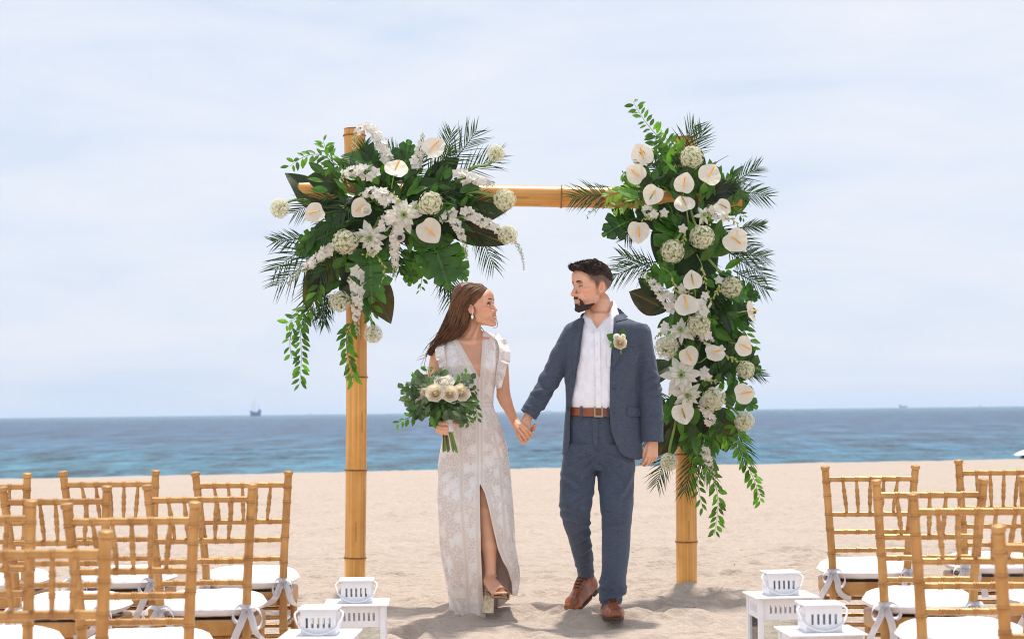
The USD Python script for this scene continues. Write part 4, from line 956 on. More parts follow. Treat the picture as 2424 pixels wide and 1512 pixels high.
    for (px, py, r, f, st) in ((1630, 384, 26, .14, None), (1582, 605, 26, .22, [(1640, 545, .12), (1605, 560, .2), (1590, 585, .22)]), (1650, 572, 27, .22, [(1630, 500, .12), (1636, 535, .2)]), (1720, 685, 24, .16, [(1660, 600, .1), (1690, 640, .15), (1712, 665, .16)]), (1641, 776, 26, .25, None), (1570, 824, 27, .18, None), (1756, 877, 20, .12, None), (1677, 944, 26, .24, None),
                               (1752, 996, 22, .14, [(1690, 940, .1), (1725, 965, .14)]), (1577, 1091, 20, .14, [(1600, 960, .1), (1592, 1010, .13), (1580, 1060, .14)])):
        b.allium(px, py, r, f, st)
    b.lily(1602, 890, 52, .27, 3, (-.1, -1, .1)); b.lily(1616, 935, 42, .25, 3, (.2, -1, -.3)); b.lily(1603, 787, 34, .24, 2, (-.3, -1, .3)); b.lily(1655, 520, 24, .22, 1, (.2, -1, .1))
    S = b.spike
    S([(1592, 735, .18), (1560, 700, .2), (1535, 672, .18), (1512, 648, .15)], .05, .014, .3); S([(1660, 945, .22), (1668, 975, .22), (1672, 1005, .2)], .05, .03, .05); S([(1660, 1060, .14), (1672, 1090, .14), (1690, 1150, .1)], .03, .012, .6); S([(1650, 740, .22), (1664, 722, .22)], .05, .03, 0); S([(1655, 795, .24), (1672, 815, .24)], .045, .03, 0); S([(1540, 520, .2), (1520, 505, .2)], .04, .03, 0)
    for pts, n, bl in (([(1570, 515, .2), (1540, 522, .22), (1515, 528, .2)], 9, 1), ([(1680, 520, .18), (1715, 525, .2), (1738, 545, .18), (1735, 560, .18)], 9, 2), ([(1610, 545, .22), (1612, 565, .22), (1605, 590, .22)], 7, 1), ([(1560, 640, .2), (1575, 650, .22), (1590, 690, .22), (1600, 735, .2)], 11, 0), ([(1640, 610, .22), (1652, 640, .24), (1658, 670, .22), (1668, 700, .2)], 11, 0),
                       ([(1690, 660, .2), (1690, 690, .22), (1672, 715, .22)], 10, 1), ([(1660, 700, .22), (1645, 740, .24), (1668, 760, .22)], 8, 3), ([(1570, 770, .2), (1560, 790, .22), (1545, 800, .2)], 7, 3), ([(1690, 830, .22), (1720, 850, .22), (1745, 858, .2)], 9, 1), ([(1650, 880, .24), (1668, 900, .26), (1690, 905, .24)], 8, 3), ([(1600, 690, .2), (1625, 700, .22)], 5, 2), ([(1680, 500, .2), (1655, 535, .22)], 6, 2)):
        b.spray(pts, n, bl)
    V = b.vine
    V([(1595, 400, .1), (1570, 350, .1), (1530, 300, .08), (1497, 245, .06)], 32, .08); V([(1580, 385, .1), (1560, 370, .12), (1545, 330, .1)], 16, .085); V([(1590, 395, .12), (1565, 392, .14), (1540, 380, .12)], 12, .085); V([(1600, 390, .1), (1588, 355, .1), (1562, 320, .08)], 14, .085)
    V([(1520, 450, .12), (1470, 460, .14), (1435, 470, .12)], 22, .075, 'light_green', .16); V([(1520, 470, .14), (1475, 490, .14), (1445, 500, .12)], 18, .075, 'light_green', .16); V([(1440, 490, .1), (1405, 500, .08), (1386, 515, .06)], 5, .03)
    V([(1690, 1020, .12), (1670, 1080, .12), (1690, 1150, .1), (1695, 1210, .08), (1688, 1265, .06)], 36, .085); V([(1740, 1000, .1), (1745, 1060, .1), (1770, 1110, .08), (1798, 1185, .06)], 34, .08); V([(1640, 1000, .14), (1625, 1040, .14), (1640, 1080, .12)], 14, .09); V([(1650, 1020, .12), (1660, 1070, .12), (1650, 1110, .1), (1660, 1200, .08)], 20, .085); V([(1670, 990, .14), (1700, 1010, .14), (1720, 1050, .12)], 14, .085)
    V([(1660, 800, .15), (1690, 780, .15), (1700, 750, .14)], 10, .085); V([(1750, 770, .08), (1765, 800, .08), (1780, 850, .06)], 10, .08); V([(1700, 480, .12), (1730, 500, .12), (1755, 520, .1)], 14, .05); V([(1470, 410, .1), (1480, 430, .1)], 6, .06)


def build_bouquet(P):
    """The bouquet; P is its knot's place (picture x, y, distance)."""
    d = P[2]; c = at(1062, 1000, d)
    b = Bunch('bouquet', c, d, 'round bouquet of cream roses and eucalyptus held by the bride', 'bouquet', (1040, 935)); b.o = c
    s = trimesh.creation.icosphere(3, 1.0); obj('foliage_core', (s.vertices * (1 + .2 * (fbm(s.vertices * 3, 3, 2)[:, None] - .5)) * [66 * b.k, .09, 45 * b.k] + b.p(1040, 938, .0), s.faces), 'foam_green', b.t, smooth=True)
    for (px, py, r, f, mt, fc, op) in ((1053, 907, 26, .09, 'rose_white', (.1, -.8, .8), .6), (1033, 931, 22, .13, 'rose_cream', (-.1, -1, .35), 1), (1067, 933, 20, .13, 'rose_cream', (.1, -1, .3), 1), (1093, 930, 21, .11, 'rose_cream', (.35, -1, .3), 1), (1030, 915, 16, .08, 'rose_cream', (-.2, -.8, .7), 1), (1008, 935, 17, .10, 'rose_cream', (-.5, -1, .2), 1), (996, 957, 15, .09, 'rose_cream', (-.6, -1, .0), 1), (1007, 975, 13, .08, 'rose_cream', (-.4, -1, -.4), 1), (1016, 925, 14, .09, 'rose_cream', (-.5, -1, .5), 1)):
        b.rose(px, py, r, f, mt, fc, open_=op)
    rg = np.random.default_rng(8)
    # eucalyptus: round leaves in sprays that leave the middle
    for (x0, y0, x1, y1, n) in ((1000, 930, 948, 918, 7), (1000, 940, 958, 950, 7), (1010, 910, 985, 888, 7), (1030, 900, 1050, 874, 5), (1090, 905, 1125, 895, 6), (1020, 960, 990, 990, 7), (1040, 965, 1030, 1002, 7), (1060, 962, 1065, 985, 6), (1085, 960, 1100, 1000, 7), (1095, 945, 1128, 960, 6), (1000, 950, 970, 975, 6), (1050, 955, 1048, 985, 5), (1075, 955, 1080, 990, 6), (1010, 925, 975, 905, 6), (1035, 920, 1022, 905, 4), (1080, 945, 1110, 975, 6), (1060, 940, 1058, 952, 2)):
        x1, y1 = 1040 + (x1 - 1040) * .94, 935 + (y1 - 935) * .95
        pts = [(x0, y0, .06), ((x0 + x1) / 2, (y0 + y1) / 2, .09 + rg.uniform(-.02, .03)), (x1, y1, .06 + rg.uniform(-.04, .03))]
        Pp = spline([b.p(*q) for q in pts], 20); o = obj('eucalyptus_sprig', tube(Pp, .0015, 5), 'twig', b.t, smooth=True)
        for i in range(n):
            j = int(19 * (i + .8) / n); sd = (-1) ** i; dr = Pp[-1] - Pp[0]; dr /= np.linalg.norm(dr)
            y = dr * .6 + np.cross(dr, [0, -1, 0]) * sd * rg.uniform(.5, 1) + np.array([0, rg.uniform(-.7, .1), rg.uniform(-.4, .2)]); y /= np.linalg.norm(y); z = np.array([rg.uniform(-.6, .6), -1, rg.uniform(-.2, .9)]); z -= y * np.dot(y, z); z /= np.linalg.norm(z); x = np.cross(y, z)
            v, f, uv = sheet(out_lance(.42, 18, .95), rand_bend(rg, .2, .25), 4)
            obj('leaf', ((v * rg.uniform(.033, .047)) @ np.stack([x, y, z]) + Pp[min(j, 19)], f), 'eucalyptus_green', o, smooth=True, uv=uv)
    for pts, n, mt in (([(1020, 910, .06), (1018, 890, .05), (1012, 868, .04)], 9, 'ruscus_green'), ([(1080, 912, .06), (1100, 895, .06), (1108, 885, .05)], 9, 'ruscus_green'), ([(1095, 925, .07), (1115, 925, .08), (1130, 920, .05)], 8, 'deep_green'), ([(1090, 965, .06), (1105, 985, .07), (1112, 1000, .05)], 10, 'ruscus_green'), ([(985, 980, .05), (965, 990, .05), (940, 1000, .04)], 7, 'ruscus_green'), ([(1000, 900, .05), (985, 895, .05)], 6, 'ruscus_green'), ([(1110, 950, .06), (1125, 965, .06), (1130, 990, .04)], 7, 'deep_green')):
        b.vine(pts, n, .05, mt, .22, name='leafy_sprig')
    filler(b, [(1045, 950, 68, 40), (1000, 945, 35, 40), (1055, 962, 40, 18)], 90, 6, .05, .125, (.04, .065), ('eucalyptus_green', 'ruscus_green', 'deep_green'), (.5, .25, .25))
    # handle and stems
    a, e = b.p(1056, 968, .03), b.p(1061, 1024, .05)
    obj('ribbon_wrap', tube(np.linspace(a, e, 8), [.036, .034, .033, .0325, .033, .034, .035, .033], 22), 'wrap_cloth', b.t, smooth=50)
    for i in range(26):
        an, r = rg.uniform(0, 2 * PI), .026 * math.sqrt(rg.random()); q = np.array([math.cos(an) * r, math.sin(an) * r, 0]); tip = b.p(1068, 1068 + rg.uniform(-6, 4), .06) + q * 1.75 + (0.02 if i in (3, 9) else 0, 0, 0)
        obj('cut_stem', tube([e + q + (0, 0, .01), tip], .0036, 6), 'stem_green' if i % 3 else 'stem_brown', b.t, smooth=40)


mat('stem_brown', (0.14, 0.07, 0.03), rough=0.6)
mat('wrap_cloth', (0.74, 0.70, 0.66), rough=0.7, var=(0.66, 0.62, 0.58), vscale=50, bump=0.5, bscale=120, bdist=.002)
# ------------------------------------------------------------------ bodies from distance fields
class Field:
    """A distance field on a grid in picture units (x right, y away from the viewer, z up = minus the picture's y)."""
    def __init__(s, lo, hi, h):
        s.lo = np.array(lo, float); s.h = h; s.n = np.ceil((np.array(hi, float) - s.lo) / h).astype(int) + 1
        s.F = np.full(s.n, 60.0, np.float32)
        s.ax = [np.float32(s.lo[i] + h * np.arange(s.n[i])) for i in range(3)]

    def part(s, lo, hi):
        a = np.clip(np.floor((np.asarray(lo) - s.lo) / s.h).astype(int), 0, s.n); b = np.clip(np.ceil((np.asarray(hi) - s.lo) / s.h).astype(int) + 1, 0, s.n)
        sl = tuple(slice(int(i), int(j)) for i, j in zip(a, b))
        return sl, s.ax[0][sl[0]][:, None, None], s.ax[1][sl[1]][None, :, None], s.ax[2][sl[2]][None, None, :]

    def add(s, prim, k=6.0, grow=None):
        fn, lo, hi = prim; m = (k + 3 * s.h) if grow is None else grow
        sl, x, y, z = s.part(np.asarray(lo) - m, np.asarray(hi) + m); d = fn(x, y, z).astype(np.float32); f = s.F[sl]
        s.F[sl] = np.minimum(f, d) - (np.maximum(k - np.abs(f - d), 0) ** 2 / (4 * k) if k > 0 else 0)
        return s

    def cut(s, prim, k=1.5, grow=4):
        fn, lo, hi = prim
        sl, x, y, z = s.part(np.asarray(lo) - grow, np.asarray(hi) + grow); d = -fn(x, y, z).astype(np.float32); f = s.F[sl]
        s.F[sl] = np.maximum(f, d) + (np.maximum(k - np.abs(f - d), 0) ** 2 / (4 * k) if k > 0 else 0)
        return s

    def front(s, smooth=1.5):
        """For each (x, z) the depth at which the surface is first met from the viewer's side."""
        from scipy.ndimage import gaussian_filter
        neg = s.F < 0; hit = neg.any(1); i = neg.argmax(1)
        xx, zz = np.meshgrid(np.arange(s.n[0]), np.arange(s.n[2]), indexing='ij')
        i1 = np.clip(i, 1, s.n[1] - 1); f1, f0 = s.F[xx, i1, zz], s.F[xx, i1 - 1, zz]
        y = s.lo[1] + s.h * (i1 - np.clip(f1 / np.where(f1 - f0 == 0, -1, f1 - f0), 0, 1)); w = hit.astype(float)
        num, den = gaussian_filter(np.where(hit, y, 0), smooth), gaussian_filter(w, smooth)
        yy = np.where(den > .02, num / np.maximum(den, 1e-6), 0.0)
        from scipy.interpolate import RegularGridInterpolator
        return RegularGridInterpolator((s.ax[0], s.ax[2]), yy, bounds_error=False, fill_value=0.0)

    def mesh(s):
        """Naive surface nets."""
        F = s.F; S = F < 0
        c = np.zeros(tuple(s.n - 1), np.int8)
        for i, j, k in np.ndindex(2, 2, 2):
            c += S[i:s.n[0] - 1 + i, j:s.n[1] - 1 + j, k:s.n[2] - 1 + k]
        cell = np.argwhere((c > 0) & (c < 8)); idx = np.full(c.shape, -1, np.int32); idx[tuple(cell.T)] = np.arange(len(cell))
        acc = np.zeros((len(cell), 3)); cnt = np.zeros(len(cell)); cor = [(i, j, k) for i in (0, 1) for j in (0, 1) for k in (0, 1)]
        val = {q: F[cell[:, 0] + q[0], cell[:, 1] + q[1], cell[:, 2] + q[2]].astype(float) for q in cor}
        for a in cor:
            for ax in range(3):
                if a[ax]:
                    continue
                b = list(a); b[ax] = 1; b = tuple(b); fa, fb = val[a], val[b]; m = (fa < 0) != (fb < 0); t = fa[m] / (fa[m] - fb[m])
                p = np.tile(np.array(a, float), (m.sum(), 1)); p[:, ax] = t; acc[m] += p; cnt[m] += 1
        v = s.lo + s.h * (cell + acc / cnt[:, None]); fs = []
        for ax in range(3):
            o1, o2 = (ax + 1) % 3, (ax + 2) % 3; sl0 = [slice(1, -1)] * 3; sl0[ax] = slice(0, -1); sl1 = list(sl0); sl1[ax] = slice(1, None)
            A, B = S[tuple(sl0)], S[tuple(sl1)]
            for flip in (False, True):
                q = np.argwhere((A & ~B) if not flip else (~A & B)); q[:, [o1, o2]] += 1
                if not len(q):
                    continue
                e1 = np.zeros(3, int); e1[o1] = 1; e2 = np.zeros(3, int); e2[o2] = 1
                g = [idx[tuple((q - d).T)] for d in (0 * e1, e1, e1 + e2, e2)]
                g = g[::-1] if flip else g
                fs += [np.stack([g[0], g[1], g[2]], 1), np.stack([g[0], g[2], g[3]], 1)]
        f = np.vstack(fs); f = f[(f >= 0).all(1)]
        return v, f


def U(d, px, py, yd=0.0, k=None):
    """Picture position of a point that lies yd units behind the figure's plane -> that plane's units."""
    q = 1 + yd / FP
    return np.array([CX + (px - CX) * q, yd, -(HY + (py - HY) * q)])


def rc(a, b, ra, rb):
    a, b = np.asarray(a, float), np.asarray(b, float); ab = b - a; L2 = max(float(ab @ ab), 1e-9); r = max(ra, rb)
    def fn(x, y, z):
        t = np.clip(((x - a[0]) * ab[0] + (y - a[1]) * ab[1] + (z - a[2]) * ab[2]) / L2, 0, 1)
        return np.sqrt((x - a[0] - t * ab[0]) ** 2 + (y - a[1] - t * ab[1]) ** 2 + (z - a[2] - t * ab[2]) ** 2) - (ra + (rb - ra) * t)
    return fn, np.minimum(a - ra, b - rb), np.maximum(a + ra, b + rb)


def ell(c, r, R=None):
    c, r = np.asarray(c, float), np.asarray(r, float); R = np.eye(3) if R is None else np.asarray(R); m = float(r.max())
    def fn(x, y, z):
        p = [(x - c[0]) * R[0, i] + (y - c[1]) * R[1, i] + (z - c[2]) * R[2, i] for i in range(3)]
        k0 = np.sqrt(sum((p[i] / r[i]) ** 2 for i in range(3))); k1 = np.sqrt(sum((p[i] / r[i] ** 2) ** 2 for i in range(3)))
        return k0 * (k0 - 1) / np.maximum(k1, 1e-6)
    return fn, c - m, c + m


def loft(rows, d, pw=2.0, off=0.0, raw=False):
    """Stacked ellipses from picture measurements: rows of (py, left edge, right edge, depth of the middle, half depth)."""
    from scipy.interpolate import PchipInterpolator
    R = []
    for py, xl, xr, yc, yh in rows:
        a, b = (U(d, xl, py, yc), U(d, xr, py, yc)); R.append((a[2], (a[0] + b[0]) / 2, (b[0] - a[0]) / 2, yc, yh))
    R = np.array(sorted(R)); C = PchipInterpolator(R[:, 0], R[:, 1:], axis=0); z0, z1 = R[0, 0], R[-1, 0]
    lo = np.array([(R[:, 1] - R[:, 2]).min(), (R[:, 3] - R[:, 4]).min(), z0]) - max(off, 0); hi = np.array([(R[:, 1] + R[:, 2]).max(), (R[:, 3] + R[:, 4]).max(), z1]) + max(off, 0)
    def fn(x, y, z):
        zz = np.clip(z.ravel(), z0, z1); q = C(zz); cx, a, yc, b = [q[:, i].astype(np.float32)[None, None, :] for i in range(4)]
        a, b = np.maximum(a + off, .5), np.maximum(b + off, .5)
        e = np.maximum((np.abs((x - cx) / a) ** pw + np.abs((y - yc) / b) ** pw), 1e-9) ** (1 / pw)
        dd = (e - 1) * np.minimum(a, b)
        return np.maximum(dd, np.maximum(z - z1 - off * 0, z0 - z))
    return fn, lo, hi


def between(left, right, y0, y1, z0, z1, d=None):
    """The space between two picture curves x(py), from depth y0 to y1."""
    l, r = np.array(sorted(left)), np.array(sorted(right))
    def fn(x, y, z):
        py = -z.ravel(); a = np.interp(py, l[:, 0], l[:, 1])[None, None, :]; b = np.interp(py, r[:, 0], r[:, 1])[None, None, :]
        return np.maximum(np.maximum(a - x, x - b), np.maximum(np.maximum(y0 - y, y - y1), np.maximum(-z1 - z, z + z0)))
    return fn, (min(l[:, 1].min(), r[:, 1].min()), y0, -z1), (max(l[:, 1].max(), r[:, 1].max()), y1, -z0)


class Figure:
    """A person: parts are made in picture units at distance d and stand under one root on the sand."""
    def __init__(s, d, px, label):
        s.d, s.k = d, d / FP; s.root = at(px, 974, d); s.root[2] = 0.0; s.t = thing('person', s.root, 0, label, 'person', None)

    def m(s, v):
        v = np.asarray(v, float); u, w = v[:, 0] - CX, HY + v[:, 2]
        return np.stack([(u * RC + w * RS) * s.k, s.d + v[:, 1] * s.k, CAMH + (-u * RS + w * RC) * s.k], 1) - s.root

    def put(s, name, mesh, mt, parent=None, smooth=True, col=None):
        v, f = mesh[0], mesh[1]
        return obj(name, (s.m(v), f), mt, parent or s.t, smooth=smooth, col=col)

    def patch(s, name, poly, front, mt, off=1.0, th=2.0, parent=None, size=5.0, smooth=50, bulge=0.0):
        """A thin piece lying on the front of a surface: poly in picture coordinates."""
        from shapely.geometry import Polygon
        pg = Polygon([(p[0], -p[1]) for p in poly]).buffer(0).buffer(-.4).buffer(.4)
        m = trimesh.creation.extrude_polygon(pg, th, engine='earcut'); m = m.subdivide_to_size(size)
        v = m.vertices.copy(); base = front(v[:, [0, 1]]); b = 0
        if bulge:
            import shapely
            b = bulge * np.minimum(shapely.distance(shapely.points(v[:, :2]), pg.exterior) / 6, 1)
        w = np.stack([v[:, 0], base - off - v[:, 2] - b * (v[:, 2] > 0), v[:, 1]], 1)
        return s.put(name, (w, m.faces[:, ::-1]), mt, parent, smooth)


def vnormals(v, f):
    n = np.zeros_like(v); c = np.cross(v[f[:, 1]] - v[f[:, 0]], v[f[:, 2]] - v[f[:, 0]])
    for k in range(3):
        np.add.at(n, f[:, k], c)
    return n / np.maximum(np.linalg.norm(n, axis=1, keepdims=True), 1e-9)


def head_prims(c, R, sc, female=False, smile=0.0):
    """Primitives of a head in millimetres (x forward, y to its left, z up, origin between the ears) set at c, R columns = its axes, sc = units per mm."""
    P = lambda *p: c + R @ (np.array(p, float) * sc)
    E = lambda p, r, RR=None: ell(P(*p), np.array(r, float) * sc, R if RR is None else R @ RR)
    C = lambda a, b, ra, rb: rc(P(*a), P(*b), ra * sc, rb * sc)
    add = [(E((-4, 0, 46), (96, 75, 84)), 4), (E((34, 0, 6), (60, 62, 88)), 16), (E((46, 0, -40), (48, 52, 54)), 12)]
    jw, jr = (42, 12) if female else (47, 14)
    for s in (-1, 1):
        add += [(C((12, s * (jw + 2), -40), (18, s * jw, -60), jr, jr), 16), (C((18, s * jw, -60), (72, s * 12, -96 if not female else -92), jr, 13), 12), (E((62, s * 43, -8), (24, 22, 18)), 14), (C((87, s * 10, 34), (70, s * 46, 30), 9 if not female else 6.5, 7), 12), (E((70, s * 52, 40), (16, 14, 26)), 14)]
    add += [(E((84, 0, -92), (15, 20, 15)), 10), (E((80, 0, 62), (20, 52, 34)), 16),
            (C((92, 0, 20), (105 if not female else 101, 0, -8), 7.5, 9 if not female else 7), 6), (C((105 if not female else 101, 0, -8), (116 if not female else 109.5, 0, -26 if not female else -22), 8.5 if not female else 7, 10.5 if not female else 7.8), 5)]
    for s in (-1, 1):
        add += [(E((100 if not female else 96.5, s * (11.5 if not female else 9.5), -30 if not female else -26), (11, 8, 8.5) if not female else (9, 6.5, 7)), 5), (C((97, s * 2, -52), (85, s * 25, -55 + smile * 9), 6, 3.5), 3.5), (C((95.5, s * 1, -66), (84, s * 22, -58 + smile * 9), 7, 3.5), 3.5), (C((84, s * 26, -30), (72, s * 40, -48), 12, 13), 10 if not female else 17)]
    add += [(E((88, 0, -58), (14, 30, 20)), 10)]
    ear = []
    for s in (-1, 1):
        tilt = np.array([[math.cos(.25), 0, -math.sin(.25)], [0, 1, 0], [math.sin(.25), 0, math.cos(.25)]])
        ear += [(ell(P(-4, s * 80, 2), np.array((18, 7.5, 32)) * sc, R @ tilt), 4)]
    eyes = [(E((90, s * 31, 12), (13, 17, 11)), 6) for s in (-1, 1)]
    mouth = [C((101, -9, -59), (101, 9, -59), 2.2 + smile * 1.6, 2.2 + smile * 1.6), C((101, 9, -59), (90, 25, -57 + smile * 7), 2.2 + smile * 1.6, 1.2), C((101, -9, -59), (90, -25, -57 + smile * 7), 2.2 + smile * 1.6, 1.2)]
    lids = [(E((75, s * 31, 12), (14, 16, 13)), 3) for s in (-1, 1)]
    return add, ear, eyes, lids, mouth, P


def hand_prims(w, X, Y, Z, sc, curl=(25, 40, 30), thumb=((22, 20, -8), (52, 36, -14), (78, 38, -18), (100, 34, -22)), splay=.06):
    """Palm, four fingers of three bones, thumb. w wrist; X along the fingers, Y towards the thumb, Z out of the back; sc units per mm."""
    X, Y, Z = [np.asarray(a, float) / np.linalg.norm(a) for a in (X, Y, Z)]
    P = lambda x, y, z: w + (X * x + Y * y + Z * z) * sc
    out = [(rc(P(-25, 0, 0), P(5, 0, 0), 23 * sc, 24 * sc), 6)]
    for y0, y1 in ((16, 26), (5, 9), (-6, -9), (-15, -25)):
        out.append((rc(P(5, y0, 0), P(86, y1, 2), 14 * sc, 11.5 * sc), 5))
    for (y0, L, r), q in zip(((27, 72, 9.2), (9, 80, 9.5), (-9, 74, 9.2), (-26, 58, 8)), (0, .1, .25, .45)):
        p = np.array([88 - abs(y0 - 6) * .25, y0, 2]); a = 0.0
        for j, fr in enumerate((.45, .31, .24)):
            a += math.radians(curl[j] * (1 + q * .5)); d = np.array([math.cos(a), (y0 / 27) * splay, -math.sin(a)]); e = p + d * L * fr
            out.append((rc(P(*p), P(*e), (r - j * .9) * sc, (r - (j + 1) * .9) * sc), 1.6)); p = e
    for a, b, ra, rb in zip(thumb[:-1], thumb[1:], (15, 12, 10.5), (12, 10.5, 9)):
        out.append((rc(P(*a), P(*b), ra * sc, rb * sc), 3))
    return out


mat('skin', (0.55, 0.30, 0.20), rough=0.48, attr='col', spec=0.4, subsurface=0.12, bump=0.05, bscale=300, bdist=.002)
mat('eye_white', (0.7, 0.68, 0.66), rough=0.2); mat('iris_dark', (0.04, 0.025, 0.015), rough=0.15); mat('teeth', (0.75, 0.72, 0.66), rough=0.25)
mat('hair_dark', (0.034, 0.020, 0.014), rough=0.6, island=0.5, var=(0.07, 0.042, 0.028), vscale=40, spec=0.2)
mat('hair_brown', (0.115, 0.050, 0.026), rough=0.5, island=0.42, var=(0.27, 0.13, 0.062), vscale=18, spec=0.25)
mat('beard', (0.045, 0.022, 0.014), rough=0.8, var=(0.022, 0.012, 0.009), vscale=260, bump=0.9, bscale=420, bdist=.004)
# suit: a fine blue grey weave
M['suit'] = usdkit.material(stage, '/World/Looks/suit_wool', {
    'tc': ('texture_coordinate', {}), 'm1': ('mapping', {'scale': (1, 1, 0.06)}), 'm2': ('mapping', {'scale': (.06, .06, 1)}), 'n1': ('noise_texture', {'scale': 620.0, 'detail': 2.0}), 'n2': ('noise_texture', {'scale': 620.0, 'detail': 2.0}), 'ad': ('math', {'math_type': 'add'}),
    'r': ('map_range', {'from_min': 0.75, 'from_max': 1.25, 'clamp': True}), 'c': ('mix_color', {'a': (0.037, 0.047, 0.072), 'b': (0.068, 0.085, 0.122)}), 'b': ('bump', {'strength': 0.25, 'distance': 0.001}), 'p': ('principled_bsdf', {'roughness': 0.78, 'specular_ior_level': 0.25, 'sheen_weight': 0.18, 'sheen_tint': (.7, .8, 1)})},
    [('tc.object', 'm1.vector'), ('tc.object', 'm2.vector'), ('m1.vector', 'n1.vector'), ('m2.vector', 'n2.vector'), ('n1.fac', 'ad.value1'), ('n2.fac', 'ad.value2'), ('ad.value', 'r.value'), ('r.result', 'c.fac'), ('c.result', 'p.base_color'), ('ad.value', 'b.height'), ('b.normal', 'p.normal')], surface='p.BSDF')
mat('shirt_linen', (0.80, 0.79, 0.84), rough=0.85, bump=0.35, bscale=26, var=(0.74, 0.73, 0.79), vscale=30, sheen=.1)
mat('belt_leather', (0.27, 0.070, 0.022), rough=0.42, var=(0.17, 0.045, 0.016), vscale=24, bump=.15, bscale=200, bdist=.001)
mat('shoe_leather', (0.30, 0.085, 0.024), rough=0.3, var=(0.16, 0.042, 0.014), vscale=14, bump=.1, bscale=90, coat=.25, bdist=.002)
mat('shoe_sole', (0.03, 0.016, 0.014), rough=0.6); mat('brass', (0.35, 0.27, 0.17), rough=0.35, metallic=.9); mat('button_dark', (0.025, 0.03, 0.05), rough=0.4); mat('button_pearl', (.74, .72, .68), rough=.3); mat('lace_cord', (0.05, 0.02, 0.012), rough=.8)
mat('sandal_tan', (0.55, 0.33, 0.19), rough=0.5); mat('sole_tan', (0.20, 0.125, 0.06), rough=0.7, var=(0.33, 0.23, 0.13), vscale=40); mat('gold_heel', (0.5, 0.42, 0.26), rough=0.3, metallic=.55, var=(.74, .7, .58), vscale=60, bump=.5, bscale=120, bdist=.002); mat('pearl', (0.8, 0.78, 0.75), rough=0.15, coat=.5)


def skin_colour(v, n, base, seed):
    q = fbm(v * .045 + seed, 3, seed)[:, None]
    return np.asarray(base) * (0.93 + .16 * q)


